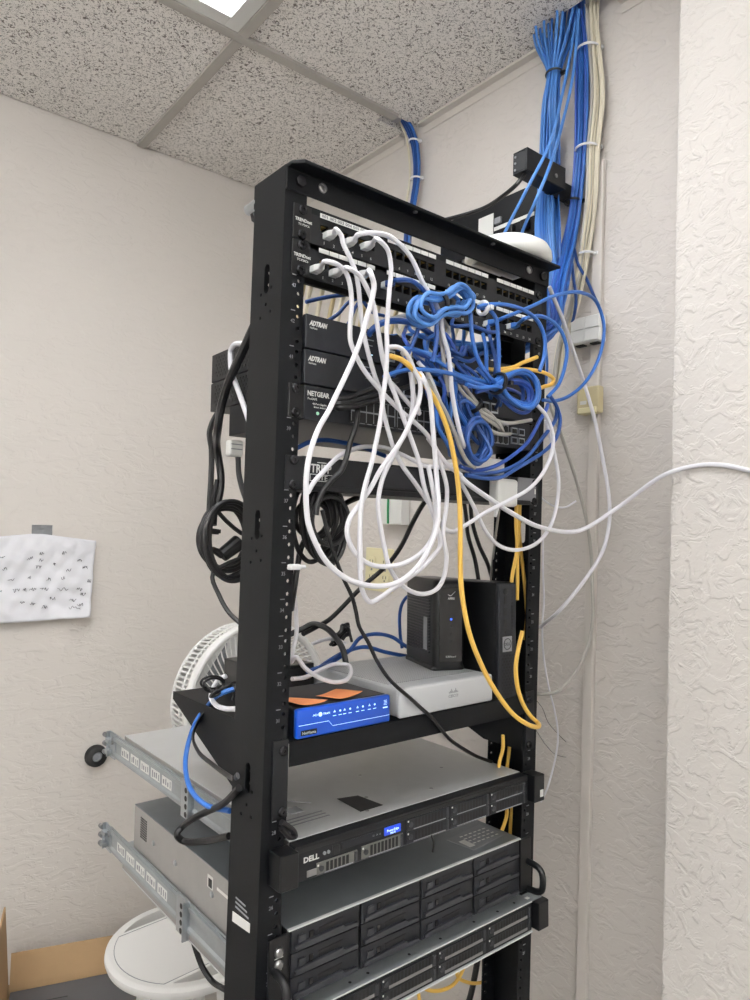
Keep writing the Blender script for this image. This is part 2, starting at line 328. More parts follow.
# paper, tape, bumper
pp = thing('taped_paper', 'crumpled white paper with handwriting taped to the left wall', 'paper', (-.22, YA, 1.5))
x0, x1 = -.367, -.088; nx, nz = 52, 36; g = MB(); v = []; f = []
for i in range(nx+1):
    for k in range(nz+1):
        u, w = i/nx, k/nz; z0, z1 = 1.416+.006*u, 1.641-.034*max(0, u-.52)-.03*max(0, .42-u)
        wob = .0024*math.sin(7*u+3*w)+.002*math.sin(13*w-5*u)+.0015*math.sin(23*u+11*w)+.0012*math.sin(31*w+17*u)+.001*math.sin(41*u-19*w)
        curl = .022*(1-w)**2.2*(.4+.6*u)+.010*abs(u-.55)*w
        v.append((x0+(x1-x0)*u-.012*(1-w)*u, YA-.004-.003-wob-curl, z0+(z1-z0)*w))
for i in range(nx):
    for k in range(nz): a = i*(nz+1)+k; f.append((a, a+nz+1, a+nz+2, a+1))
g.add(v, f); sheet = obj('sheet', g, M['paper'], pp, smooth=True); sd = sheet.modifiers.new('thickness', 'SOLIDIFY'); sd.thickness = .0004
inkm = MB()
def pv(u, w):
    i = min(max(u, 0), .999)*nx; k = min(max(w, 0), .999)*nz; p = v[int(i)*(nz+1)+int(k)]; q = v[min(int(i)+1, nx)*(nz+1)+min(int(k)+1, nz)]
    return Vector((x0+(x1-x0)*u-.012*(1-w)*u, min(p[1], q[1])-.0009, p[2]+(q[2]-p[2])*(k-int(k))))
rows = [(.40, .72, .05), (.50, .7, .04), (.63, .66, .02), (.84, .72, .05), (.9, .64, .04), (.42, .5, .02), (.71, .5, .03), (.95, .47, .03), (.38, .36, .03), (.44, .36, .05), (.53, .36, .07), (.68, .36, .10), (.86, .36, .05), (.36, .22, .04), (.80, .22, .06), (.80, .13, .10), (.55, .15, .05), (.3, .36, .05), (.25, .5, .05), (.2, .62, .04), (.12, .36, .08), (.1, .5, .05), (.15, .75, .06), (.48, .62, .05), (.58, .48, .04), (.75, .6, .04), (.62, .25, .05), (.45, .2, .04), (.7, .8, .03), (.5, .78, .04), (.9, .3, .04), (.87, .17, .05)]
for (u, w, l) in rows:
    q = [pv(u+l*k/9+random.uniform(-.004, .004), w+random.uniform(-.022, .022)) for k in range(10)]; inkm.tube(spline(q, 3), .00055, 4)
obj('handwriting', inkm, M['ink'], pp)
tp = MB(); tx0, tx1, tz0, tz1 = -.2475, -.198, 1.624, 1.664
tv = [(tx0+(tx1-tx0)*i/8, YA-.0016-.0075*max(0, (.6-k/6))-.0008*math.sin(k*2+i), tz0+(tz1-tz0)*k/6) for i in range(9) for k in range(7)]
tp.add(tv, [(i*7+k, (i+1)*7+k, (i+1)*7+k+1, i*7+k+1) for i in range(8) for k in range(6)])
ta = obj('tape_strip', tp, M['tape']); ta.modifiers.new('thickness', 'SOLIDIFY').thickness = .0005
tag(ta, 'short strip of silver tape holding the paper to the wall', 'tape')
db = thing('wall_bumper', 'round black rubber wall bumper with a grey centre on the left wall', 'bumper', (-.062, YA, 1.043))
c0 = at(95, 755, YA)
obj('rubber_ring', MB().lathe((c0.x, YA-.0005, c0.z), [(.028, 0), (.029, .005), (.027, .018), (.021, .023), (.0135, .023), (.013, .011)], 40, (0, -1, 0)), M['rubber'], db, smooth=True)
obj('centre_cap', MB().lathe((c0.x, YA-.012, c0.z), [(.0132, 0), (.0132, .006), (.010, .010), (.006, .010), (.005, .006)], 32, (0, -1, 0)), M['grey_print'], db, smooth=True)

# ------------------------------------------------------------------ the rack
rk = thing('equipment_rack', 'tall black two-post equipment rack filled with network gear and servers', 'rack', (0, .04, 0))
ZB, ZT = .06, 2.134
for sgn in (-1, 1):
    xo, xw, xi = sgn*.2575, sgn*.2545, sgn*.2255
    p = MB().prism([(xo, 0), (xi, 0), (xi, .003), (xw, .003), (xw, .073), (xi, .073), (xi, .076), (xo, .076)], ZB, ZT, 'z')
    post = obj('upright', p, M['rack'], rk)
    c = MB()
    for n in range(12, 46):
        for o in (.00635, .022225, .0381):
            z = zt(n)-o; c.cyl((sgn*.2325, -.01, z), (sgn*.2325, .09, z), .0026, n=8)
    for z in (2.0, 1.69, 1.378, 1.065):
        pts = [(.037+.0062*math.cos(t), z+(.012 if math.sin(t) > 0 else -.011)+.0075*math.sin(t)) for t in (2*PI*i/20 for i in range(20))]
        c.prism(pts, sgn*.24, sgn*.27, 'x')
        for y, dz in ((.025, -.013), (.050, -.017), (.037, -.032), (.025, -.043), (.050, -.047)): c.cyl((sgn*.24, y, z+dz), (sgn*.27, y, z+dz), .0024, n=8)
    cut(post, c)
    for n in range(18, 46):
        if sgn < 0 and n in (45, 44, 40, 38, 30, 29): continue
        if sgn > 0 and n in (45, 44, 40, 38): continue
        if zt(n) < 1.0: continue
        um = MB().box(sgn*.240-.003, sgn*.240+.003, -.0005, 0, zt(n)-.0005, zt(n)+.0005)
        um.text(str(n), .0046, (sgn*.240, -.0001, zt(n)-.0155), align='CENTER', sx=.9)
        obj('unit_number', um, M['grey_print'], post)
    obj('base_angle', MB().box(xo, xi*.75, -.09, .166, .0, .006).box(xo, xo-sgn*.004, -.09, .166, .006, .075), M['rack'], rk, .001)
for y, s in ((0, -1), (.076, 1)):
    a = [(y, 2.103), (y+s*.003, 2.103), (y+s*.003, 2.134), (y, 2.134)] if y > 0 else [(y, 2.103), (y+s*.003, 2.103), (y+s*.003, 2.1295), (y+s*.026, 2.1295), (y+s*.026, 2.134), (y, 2.134)]
    ta_ = obj('top_angle', MB().prism(a, -.2575, .2585, 'x'), M['rack'], rk, .0012)
    if y == 0: cut(ta_, MB().prism([(-.27, -.03), (-.243, -.03), (-.2575, -.012), (-.27, -.012)], 2.12, 2.15, 'z'))
    for x in (-.2385, .2385):
        obj('corner_bolt', MB().cyl((x, y+s*.003, 2.1165), (x, y+s*.008, 2.1165), .0075, n=6), M['screwb'], rk, .0008)
for x in (-.205, .205): obj('bolt_hole_plug', MB().lathe((x, -.003, 2.1195), [(.0062, 0), (.0062, .002), (.0042, .0026), (.004, .0006)], 18, (0, -1, 0)), M['screw'], rk, smooth=True)
for x in (-.06, .1): obj('lip_stud', MB().cyl((x, -.018, 2.1295), (x, -.018, 2.128), .0035, n=10), M['screw'], rk)
gs = MB()
for k_ in range(3): gs.box(-.2579, -.2575, .022+.004*k_, .055, 1.2145+.0055*k_, 1.2165+.0055*k_)
obj('printed_mark', gs, M['grey_print'], rk)
obj('rack_label', MB().prism([(.061, 1.207), (.0175, 1.2115), (.0175, 1.2005), (.061, 1.195)], -.2582, -.2575, 'x'), M['label'], rk)
gl = thing('ground_lug', 'metal grounding screw and lug at the back of the left rack post', 'ground lug', (-.25, .082, 2.11))
obj('lug', MB().cyl((-.2505, .0762, 2.113), (-.2505, .106, 2.113), .0075, n=14), M['zinc'], gl, .001)
obj('lug_nut', MB().cyl((-.2505, .0762, 2.096), (-.2505, .085, 2.096), .009, n=6), M['screwb'], gl, .001)

def screws(parent, zs, y=-.0022, xs=(-.2325, .2325), m='screwb', r=.0062):
    for x in xs:
        for z in zs:
            k = MB().lathe((x, y, z), [(r, 0), (r, .0015), (r*.75, .0032), (r*.3, .0032), (r*.25, .002)], 16, (0, -1, 0))
            obj('mounting_screw', k, M[m], parent, smooth=True)

# ---- patch panels
def patch_panel(n, label):
    z1, z0 = zt(n)-.0004, zt(n-1)+.0004; zc = (z0+z1)/2
    t = thing('patch_bay', label, 'patch panel', (0, 0, z0))
    pl = obj('face_plate', MB().prism([(-.241, z0), (.241, z0), (.241, z1), (.2235, z1), (.2235, z1-.0065), (-.2235, z1-.0065), (-.2235, z1), (-.241, z1)], -.0022, -.0002), M['black'], t)
    holes = MB(); GX = [-.2135+.1115*g for g in range(4)]
    ports = [(g+.0085+i*.0152) for g in GX for i in range(6)]
    for x in ports: holes.box(x-.0002, x+.0122, -.02, .02, zc-.0052, zc+.0062)
    cut(pl, holes)
    for g in GX: 
        fr = MB().box(g+.0025, g+.0985, -.0042, -.0022, zc-.0125, zc+.0125); fo = obj('port_module', fr, M['plastic'], t)
        h = MB()
        for i in range(6):
            x = g+.0085+i*.0152; h.box(x, x+.012, -.03, .03, zc-.005, zc+.006).box(x+.0035, x+.0085, -.03, .03, zc-.0085, zc-.004)
        cut(fo, h)
        jc = MB()
        for i in range(6):
            x = g+.0085+i*.0152; jc.box(x-.001, x+.013, .012, .03, zc-.009, zc+.008)
            jc.box(x-.001, x, -.002, .012, zc-.009, zc+.008).box(x+.012, x+.013, -.002, .012, zc-.009, zc+.008).box(x, x+.012, -.002, .012, zc+.006, zc+.0075)
        jo = obj('jack_bodies', jc, M['dark'], fo)
        pn = MB()
        for i in range(6):
            x = g+.0085+i*.0152
            for q in range(6): pn.box(x+.0025+q*.0013, x+.003+q*.0013, -.0005, .011, zc+.0042, zc+.0046)
        obj('contact_pins', pn, M['pin'], fo)
        ls = MB(); ls.box(g+.006, g+.0965, -.0046, -.0038, zc+.0132, zc+.0188)
        lb = obj('label_strip', ls, M['label'], t)
        if n == 45 and g == GX[0]:
            obj('printed_labels', MB().text('001 002 003 004 005 006', .0036, (g+.008, -.0047, zc+.0142), sx=1.35), M['ink'], lb)
        else:
            dv = MB()
            for i in range(1, 6): dv.box(g+.006+i*.0151, g+.0066+i*.0151, -.0048, -.0045, zc+.0132, zc+.0188)
            obj('dividers', dv, M['plastic'], lb)
    tx = MB()
    for i, x in enumerate(ports): tx.text(str(i+1), .0036, (x+.006, -.0023, zc-.0185), align='CENTER')
    obj('port_numbers', tx, M['print'], t); tx = MB()
    tx.text('TRENDnet', .0040, (-.2432, -.0025, zc+.0008), sx=.95, bold=.0001).text('TC-P24C6', .0028, (-.2385, -.0025, zc-.0042), sx=.95)
    obj('brand_text', tx, M['print'], t)
    obj('end_ear', MB().box(-.2455, -.2195, -.0024, -.0003, z0+.0005, z1-.0005), M['plastic'], t, .0004)
    screws(t, (zc+.0157, zc-.0157))
    obj('back_board', MB().box(-.21, .21, .03, .036, z0+.005, z1-.005), M['dark'], t)
patch_panel(45, 'upper black 24-port patch panel, top unit of the rack, printed labels at left')
patch_panel(44, 'lower black 24-port patch panel just above the open gap in the rack')

# ---- two routers, 1 unit each
def router(n, label):
    z1, z0 = zt(n)-.0006, zt(n-1)+.0006; zc = (z0+z1)/2
    t = thing('network_router', label, 'router', (0, 0, z0), rot=(-.030, 0, 0))     # sags a little towards the back
    h = z1-z0
    body = obj('chassis', MB().box(-.219, .219, .004, .265, 0, h), M['black'], t, .001)
    obj('front_panel', MB().box(-.2225, .2225, -.004, .004, 0, h), M['charcoal'], t, .0012)
    for x in (-1, 1):
        vt = MB(); k = 0
        for iy in range(17):
            for iz in range(6): vt.cyl((x*.219, .105+iy*.0088+(iz % 2)*.0044, .008+iz*.0056), (x*.2195, .105+iy*.0088+(iz % 2)*.0044, .008+iz*.0056), .0024, n=8)
        obj('side_vents', vt, M['dark'], body)
    obj('brand_text', MB().text('ADTRAN', .0060, (-.217, -.0041, h*.68), shear=.3, bold=.0004, sx=.74).text('NetVanta', .0024, (-.2165, -.0041, h*.58), sx=.85), M['print'], t)
    tk = MB()
    for k, (w, dx) in enumerate(((.012, 0), (.018, -.004), (.010, .002))): tk.box(-.128+dx, -.128+dx+w, -.0044, -.004, h*.82-k*.0075, h*.82-k*.0075+.0012)
    obj('indicator_text', tk, M['grey_print'], t)
    for x in (-.094, -.06, .06, .08, .10, .12):
        j = obj('port', MB().box(x, x+.017, -.0055, -.004, h*.12, h*.12+.016), M['zinc'], t, .0006)
        obj('port_opening', MB().box(x+.002, x+.015, -.0058, -.0054, h*.12+.003, h*.12+.013), M['dark'], j)
    obj('status_light', MB().box(-.118, -.1155, -.0045, -.004, .008, .0095), M['wled'], t)
router(42, 'upper of the two black one-unit routers below the patch panels')
router(41, 'lower of the two black one-unit routers, directly on the network switch')

t = thing('network_hub', 'small black box lying on the upper router behind the blue cables', 'network box', (.1, .15, 1.951))
obj('case', MB().box(.0, .205, .075, .2, 1.9535, 1.99), M['plastic'], t, .002)
obj('front_plate', MB().box(.002, .203, .0735, .075, 1.956, 1.987), M['charcoal'], t, .0005)
for k in range(5): obj('port', MB().box(.02+k*.02, .034+k*.02, .0725, .0735, 1.962, 1.974), M['dark'], t)

# ---- switch
def switch():
    z1, z0 = zt(40)-.0006, zt(39)+.0006; h = z1-z0
    t = thing('network_switch', 'black rack switch with many ports and screwed ears below the two routers', 'network switch', (0, 0, z0), rot=(-.03, 0, 0))
    body = obj('chassis', MB().box(-.219, .219, .001, .2, 0, h), M['black'], t, .001)
    obj('side_vents', MB().box(-.2196, -.219, .06, .1, .008, h-.012), M['ventblack'], body)
    fp = obj('front_panel', MB().box(-.22, .22, -.003, .001, 0, h), M['charcoal'], t, .0008)
    for s in (-1, 1): obj('mounting_ear', MB().box(s*.2205, s*.2425, -.0026, -.0003, .001, h-.001).box(s*.2205, s*.2225, -.0026, .06, .001, h-.001), M['plastic'], t, .0006)
    screws(t, (.0065, h-.0065), -.0026)
    obj('brand_text', MB().text('NETGEAR', .0062, (-.216, -.0031, h*.70), bold=.0002, sx=.85).text('ProSAFE', .0028, (-.2155, -.0031, h*.58)).text('48-Port Gigabit', .0024, (-.208, -.0031, h*.45)).text('Smart Switch', .0024, (-.206, -.0031, h*.36)), M['print'], t)
    obj('status_light', MB().cyl((-.2, -.003, .009), (-.2, -.0036, .009), .0022, n=12), M['led'], t)
    for g in range(4):
        x0 = -.148+g*.079
        blk = obj('port_block', MB().box(x0-.002, x0+.075, -.0052, -.003, .004, h-.005), M['grey_print'] if g == 3 else M['plastic'], t, .0004)
        o = MB(); l = MB()
        for i in range(6):
            for k in (0, 1):
                x = x0+i*.0124; z = .006+k*.0165
                o.box(x+.0005, x+.0107, -.0056, -.0052, z, z+.0098).box(x+.0035, x+.0077, -.0056, -.0052, z+(-.0016 if k == 0 else .0098), z+(0 if k == 0 else .0114))
                l.box(x+.0015, x+.0095, -.0055, -.0052, z+(-.0024 if k == 0 else .0122), z+(-.0016 if k == 0 else .0130))
        l.box(x0-.001, x0+.074, -.0055, -.0052, .0186, .0206)
        for i in range(7): l.box(x0-.0008+i*.0124, x0+.0002+i*.0124, -.0055, -.0052, .006, .0355)
        obj('port_openings', o, M['dark'], blk); obj('port_frames', l, M['grey_print'], blk)
    for i in range(4):
        q = obj('uplink_port', MB().box(.170+(i % 2)*.018, .185+(i % 2)*.018, -.0055, -.003, .007+(i//2)*.015, .018+(i//2)*.015), M['zinc'], t)
        obj('port_opening', MB().box(.172+(i % 2)*.018, .183+(i % 2)*.018, -.0058, -.0054, .009+(i//2)*.015, .016+(i//2)*.015), M['dark'], q)
switch()

# ---- power strip
z1, z0 = zt(38)-.0006, zt(37)+.0006
t = thing('rack_power_strip', 'black rack power strip with white lettering, behind the hanging white cables', 'power strip', (0, 0, z0))
obj('housing', MB().box(-.22, .22, -.003, .095, z0, z1), M['black'], t, .0015)
obj('lower_ledge', MB().box(-.22, .22, -.007, -.003, z0, z0+.007), M['black'], t, .001)
for s in (-1, 1): obj('mounting_ear', MB().box(s*.22, s*.2435, -.0026, -.0003, z0+.001, z1-.001), M['black'], t, .0006)
screws(t, (z0+.0065, z1-.0065), -.0026)
lt = MB().text('TRIPP', .0105, (-.2075, -.0032, z0+.0235), bold=.0003, sx=.84)
a0, a1, b0, b1 = -.2085, -.1735, z0+.0125, z0+.0215
lt.box(a0, a1, -.0034, -.003, b1-.0008, b1).box(a0, a1, -.0034, -.003, b0, b0+.0008).box(a0, a0+.0008, -.0034, -.003, b0, b1).box(a1-.0008, a1, -.0034, -.003, b0, b1)
lt.text('LITE', .006, (-.191, -.0031, z0+.0142), align='CENTER', sx=1.2).box(-.198, -.184, -.0034, -.003, z0+.0358, z0+.0367)
obj('brand_lettering', lt, M['print'], t)
obj('blank_cover', MB().box(-.118, .05, -.0055, -.003, z0+.01, z1-.004), M['charcoal'], t, .001)
obj('power_switch', MB().box(.165, .185, -.006, -.003, z0+.014, z0+.03), M['plastic'], t, .001)

# ---- shelf
t = thing('rack_shelf', 'black cantilever rack shelf with triangular sides carrying the modems', 'shelf', (0, .17, 1.3))
ZS = 1.427
obj('shelf_plate', MB().box(-.2225, .2225, .0, .347, ZS-.003, ZS-.0005), M['rack'], t)
obj('front_lip', MB().box(-.2225, .2225, -.0012, .001, ZS-.031, ZS-.0005), M['rack'], t, .0006)
obj('rear_lip', MB().box(-.2225, .2225, .345, .347, ZS-.012, ZS-.003), M['rack'], t)
for s in (-1, 1):
    obj('side_flap', MB().prism([(.003, ZS), (.347, ZS), (.347, ZS-.012), (.154, 1.36), (.086, 1.337), (.003, 1.337)] if s > 0 else [(.003, ZS), (.347, ZS), (.347, ZS-.012), (.12, 1.327), (.09, 1.31), (.003, 1.31)], s*.2227, s*.2247, 'x'), M['rack'], t)
    obj('mounting_ear', MB().box(s*.2250, s*.2465, -.0026, -.0004, 1.338, ZS+.004), M['black'], t, .0006)
screws(t, (1.346, 1.418), -.0026)
# ------------------------------------------------------------------ things on the shelf
ZF = ZS-.0004
# blue-fronted modem
t = thing('gateway_modem', 'black flat modem with a bright blue front panel at the left of the shelf', 'modem', (-.135, .05, ZF))
x0, x1, yb, h = -.214, -.064, .118, .0375
obj('case', MB().box(x0, x1, .004, yb, ZF, ZF+h), M['charcoal'], t, .003)
obj('front_panel', MB().box(x0, x1, -.004, .006, ZF+.001, ZF+h), M['panelblue'], t, .003, smooth=True)
tx = MB(); zc = ZF+h*.66
tx.cyl((-.180, -.004, zc+.003), (-.180, -.0044, zc+.003), .0028, n=18)
tx.text('AD', .0026, (-.184, -.0041, zc+.0018), align='RIGHT', sx=1.4).text('TRAN', .0026, (-.176, -.0041, zc+.0018), sx=1.1)
for i, x in enumerate((-.158, -.149, -.142, -.133, -.121, -.112, -.101, -.092)):
    zz = zc+.0025
    if i % 2 == 0: tx.prism([(x-.0018, zz), (x+.0018, zz), (x, zz+.003)], -.0044, -.004)
    else: tx.cyl((x, -.004, zz+.001), (x, -.0044, zz+.001), .0014, n=10)
    tx.box(x-.0025, x+.0025, -.0043, -.004, zz-.0046, zz-.0038)
tx.box(x0+.002, -.167, -.0042, -.004, ZF+.0175, ZF+.018).box(-.1605, x1-.002, -.0042, -.004, ZF+.0105, ZF+.011)
tx.add([(-.167, -.0042, ZF+.0175), (-.1605, -.0042, ZF+.0105), (-.1605, -.0042, ZF+.011), (-.167, -.0042, ZF+.018)], [(0, 1, 2, 3)])
tx.box(-.0775, -.0695, -.0043, -.004, ZF+.021, ZF+.0226)
for k in range(4): tx.box(-.0735-.0025, -.0735+.0025, -.0043, -.004, ZF+.0255+k*.0018, ZF+.0260+k*.0018)
obj('front_marking', tx, M['wled'], t)
pl = obj('name_plate', MB().box(-.209, -.185, -.0048, -.004, ZF+.005, ZF+.0115), M['plastic'], t, .001)
obj('name_text', MB().text('NetVanta', .0034, (-.197, -.0049, ZF+.0066), align='CENTER', sx=1.1), M['print'], pl)
zt_ = ZF+h+.0003
def note(name, pts, label, lift):
    v = []; n = 10
    A, B, Cc, D = [Vector(p) for p in pts]; f = []
    for i in range(n+1):
        for k in range(n+1):
            u, w = i/n, k/n; p = A.lerp(B, u).lerp(D.lerp(Cc, u), w); p.z = zt_+.0006+lift*(abs(u-.5)*2)**2*(1-w)+.001*math.sin(3*u+2*w)**2; v.append(p)
    for i in range(n):
        for k in range(n): a = i*(n+1)+k; f.append((a, a+n+1, a+n+2, a+1))
    o = obj(name, MB().add(v, f), M['orange'], smooth=True); o.modifiers.new('thickness', 'SOLIDIFY').thickness = .0003
    tag(o, label, 'sticky note')
note('sticky_note', [(-.207, .006, 0), (-.163, .004, 0), (-.19, .055, 0), (-.207, .06, 0)], 'torn orange paper note on the blue-fronted modem, half hidden by the rack post', .004)
note('sticky_note', [(-.145, .004, 0), (-.092, .022, 0), (-.108, .062, 0), (-.156, .042, 0)], 'orange paper note lying flat near the right end of the blue-fronted modem', .003)

# silver router
t = thing('router_box', 'silver vented router box with a small logo, in the middle of the shelf', 'router', (.06, .1, ZF))
x0, x1, yb, h = -.0465, .1455, .212, .0435
obj('case', MB().box(x0+.001, x1-.001, .004, yb, ZF+.002, ZF+h-.001), M['silver'], t, .003)
obj('vented_top', MB().box(x0+.006, x1-.006, .03, yb-.012, ZF+h-.0012, ZF+h-.0004), M['silverv'], t)
obj('front_panel', MB().box(x0, x1, -.003, .006, ZF+.001, ZF+h-.001), M['silver'], t, .004, smooth=True)
for x in (x0+.015, x1-.015): obj('foot', MB().cyl((x, .02, ZF-.0), (x, .02, ZF+.003), .006), M['rubber'], t)
lg = MB(); xx, zz = .058, ZF+.0245
for i, hh in enumerate((.002, .0035, .006, .0035, .002, .0035, .006, .0035, .002)): lg.box(xx+i*.0022-.0088, xx+i*.0022-.0078, -.0034, -.003, zz, zz+hh)
lg.text('CISCO', .0042, (xx, -.0031, zz-.0062), align='CENTER', bold=.0001, sx=1.15)
lg.text('CISCO', .0022, (-.033, -.0031, zz+.004))
obj('logo', lg, M['grey_print'], t)

# flat box behind
t = thing('set_top_box', 'flat black box at the back left of the shelf behind the modem', 'network box', (-.13, .24, ZF))
obj('case', MB().box(-.15, -.052, .2, .32, ZF, ZF+.05), M['plastic'], t, .002)
obj('front_trim', MB().box(-.149, -.053, .1985, .2, ZF+.006, ZF+.044), M['dark'], t, .0005)

# upright cable modem standing on the silver router
t = thing('cable_modem', 'black upright modem with ribbed side standing on the silver router', 'modem', (.128, .112, ZF+h-.0004), rot=(0, 0, R(-20)))
w, d, hh = .054, .13, .143
def rr(w, d, r, n=5):
    out = []
    for cx, cy, a in ((w-r, d-r, 0), (-w+r, d-r, 90), (-w+r, -d+r, 180), (w-r, -d+r, 270)):
        out += [(cx+r*math.cos(R(a+90*i/n)), cy+r*math.sin(R(a+90*i/n))) for i in range(n+1)]
    return out
bm_ = MB(); lv = []
for z, sc in ((.006, .95), (.012, 1), (hh-.012, 1), (hh-.004, .94), (hh, .82)):
    lv.append([(p[0]*sc, p[1]*(sc if z > .1 else 1), z) for p in rr(w/2, d/2, .012)])
n = len(lv[0]); v = [p for l in lv for p in l]
f = [(k*n+i, k*n+(i+1) % n, (k+1)*n+(i+1) % n, (k+1)*n+i) for k in range(len(lv)-1) for i in range(n)]+[list(range(n))[::-1], list(range((len(lv)-1)*n, len(lv)*n))]
case = obj('case', bm_.add(v, f), M['plastic'], t, smooth=True)
rb = MB()
for k in range(20): rb.box(-w/2-.0026, -w/2+.001, -.046, .046, .026+k*.0048, .0284+k*.0048)
obj('side_ribs', rb, M['charcoal'], case)
obj('side_label', MB().box(-w/2-.0034, -w/2-.0026, -.040, -.026, .030, .082), M['grey_print'], case)
fr_ = MB().box(-w/2+.007, w/2-.007, -d/2-.0012, -d/2+.002, .014, hh-.012); fp = obj('front_panel', fr_, M['gloss'], t, .001)
sw = MB(); 
sw.tube(spline([(-.006, -d/2-.0013, hh-.023), (-.001, -d/2-.0013, hh-.025), (.004, -d/2-.0013, hh-.021), (.007, -d/2-.0013, hh-.0185)]), .0005, 5)
sw.text('ARRIS', .0036, (0, -d/2-.0013, hh-.031), align='CENTER', sx=.9).text('SURFboard', .003, (0, -d/2-.0013, .021), align='CENTER', sx=.9)
obj('brand_text', sw, M['print'], fp)
obj('status_light', MB().cyl((0, -d/2-.0012, hh-.062), (0, -d/2-.002, hh-.062), .0016, n=10), M['bled'], fp)
for k in range(3): obj('status_light', MB().cyl((0, -d/2-.0012, hh-.074-k*.011), (0, -d/2-.0018, hh-.074-k*.011), .0012, n=10), M['charcoal'], fp)
obj('base_foot', MB().prism([(p[0], p[1]) for p in rr(w/2+.002, d/2-.004, .008)], 0, .0065, 'z'), M['plastic'], t, .0015)

# mini pc
t = thing('mini_computer', 'black mini desktop computer standing on edge at the right end of the shelf', 'computer', (.18, .1, ZF))
x0, x1, zb, ztp = .158, .199, ZF, ZF+.183
obj('case', MB().box(x0, x1, .004, .182, zb, ztp), M['plastic'], t, .0015)
fp = obj('front_bezel', MB().box(x0, x1, -.004, .004, zb+.001, ztp-.001), M['charcoal'], t, .002)
lg = MB().ring((.177, -.0043, zb+.086), (0, -1, 0), .0085, .0008, 28, 6).text('DELL', .0046, (.177, -.0043, zb+.0838), align='CENTER')
bd = obj('badge', MB().box(.166, .188, -.0046, -.004, zb+.074, zb+.098), M['grey_print'], fp, .0005)
obj('round_logo', MB().ring((.177, -.0048, zb+.086), (0, -1, 0), .0085, .0006, 28, 6).text('DELL', .0046, (.177, -.0047, zb+.0838), align='CENTER'), M['charcoal'], bd)
obj('power_button', MB().cyl((.172, -.004, ztp-.014), (.172, -.0055, ztp-.014), .0055), M['plastic'], fp, .0008)
for k, zz in enumerate((ztp-.034, ztp-.052, ztp-.07)): obj('usb_port', MB().box(.169, .1745, -.0048, -.004, zz, zz+.0125), M['dark'], fp)
obj('audio_jack', MB().cyl((.172, -.004, ztp-.078), (.172, -.0046, ztp-.078), .0025, n=12), M['dark'], fp)
vh = MB()
for r_ in range(14):
    for c_ in range(4): vh.cyl((.1665+c_*.0068+(r_ % 2)*.0034, -.0041, zb+.008+r_*.0046), (.1665+c_*.0068+(r_ % 2)*.0034, -.0046, zb+.008+r_*.0046), .0017, n=6)
for r_ in range(17): vh.cyl((.189, -.0041, ztp-.012-r_*.0052), (.189, -.0046, ztp-.012-r_*.0052), .0014, n=6)
obj('front_vents', vh, M['dark'], fp)

# ------------------------------------------------------------------ servers
def server_1u(z0, z1, yf, depth, label, lidm, bottom=False):
    t = thing('rack_server', label, 'server', (0, .25, z0))
    h = z1-z0
    obj('chassis', MB().box(-.217, .217, yf+(.018 if not bottom else .012), depth, z0, z1-.0012), M['sheet'], t, .0008)
    top = MB().box(-.217, .217, yf+(.0165 if not bottom else .004), depth, z1-.0012, z1)
    if bottom: top.box(-.2415, .2415, yf-.001, yf+.02, z1-.0012, z1)
    lid = obj('lid', top, lidm, t)
    ey = yf-.0016 if bottom else yf+.0158
    obj('lid_edge_highlight', MB().box(-.217, .217, ey, ey+.0008, z1-.0016, z1+.0001), M['edge_highlight'], lid)  # highlight along the lid front, painted as a pale strip
    fp = obj('front_panel', MB().box(-.218, .218, yf, yf+.012, z0, z1-.001), M['black'], t, .0006)
    for s in (-1, 1):
        obj('ear_latch', MB().prism([(s*.2205, yf-.012), (s*.2455, yf-.012), (s*.2465, yf-.008), (s*.2465, -.0006), (s*.2205, -.0006)], z0+.001, z1-.0015, 'z'), M['plastic'], t, .0015)
    return t, fp, lid
zA0, zA1 = 1.2605, 1.3045
t, fp, lid = server_1u(zA0, zA1, -.016, .575, 'one-unit rack server with a blue display tag, just under the shelf', M['lid'])
h = zA1-zA0; yf = -.016
obj('top_bezel', MB().prism([(.0005, zA1-.0003), (-.0165, zA1-.004), (-.0165, zA1-.010), (.0015, zA1-.010)], -.217, .217, 'x'), M['plastic'], t, .0006)
obj('brand_text', MB().text('DELL', .0062, (-.207, yf-.0004, zA0+.0215), bold=.0003, sx=1.15), M['print'], fp)
tg = obj('display_tag', MB().box(-.080, -.0515, yf-.002, yf, zA0+.022, zA0+.0325), M['lcd'], fp, .0008)
obj('display_text', MB().text('PowerEdge', .0032, (-.066, yf-.0022, zA0+.0265), align='CENTER').text('R610', .003, (-.066, yf-.0022, zA0+.0228), align='CENTER'), M['wled'], tg)
obj('optical_drive', MB().box(-.150, -.085, yf-.0012, yf, zA0+.0225, zA0+.0315), M['charcoal'], fp, .0006)
obj('information_tag', MB().box(-.164, -.1535, yf-.0018, yf, zA0+.0195, zA0+.031), M['plastic'], fp, .0008)
for x in (-.176, -.170): obj('button', MB().cyl((x, yf, zA0+.0255), (x, yf-.0014, zA0+.0255), .0022, n=12), M['grey_print'], fp)
for x in (-.158, -.100, -.094, -.089): obj('indicator', MB().box(x, x+.003, yf-.0012, yf, zA0+.026, zA0+.0285), M['grey_print'], fp)
for x in (-.202,): obj('video_port', MB().box(x, x+.02, yf-.0014, yf, zA0+.003, zA0+.011), M['screw'], fp, .0006)
for x in (-.178, -.171): obj('usb_port', MB().box(x, x+.0055, yf-.0012, yf, zA0+.0035, zA0+.012), M['dark'], fp)
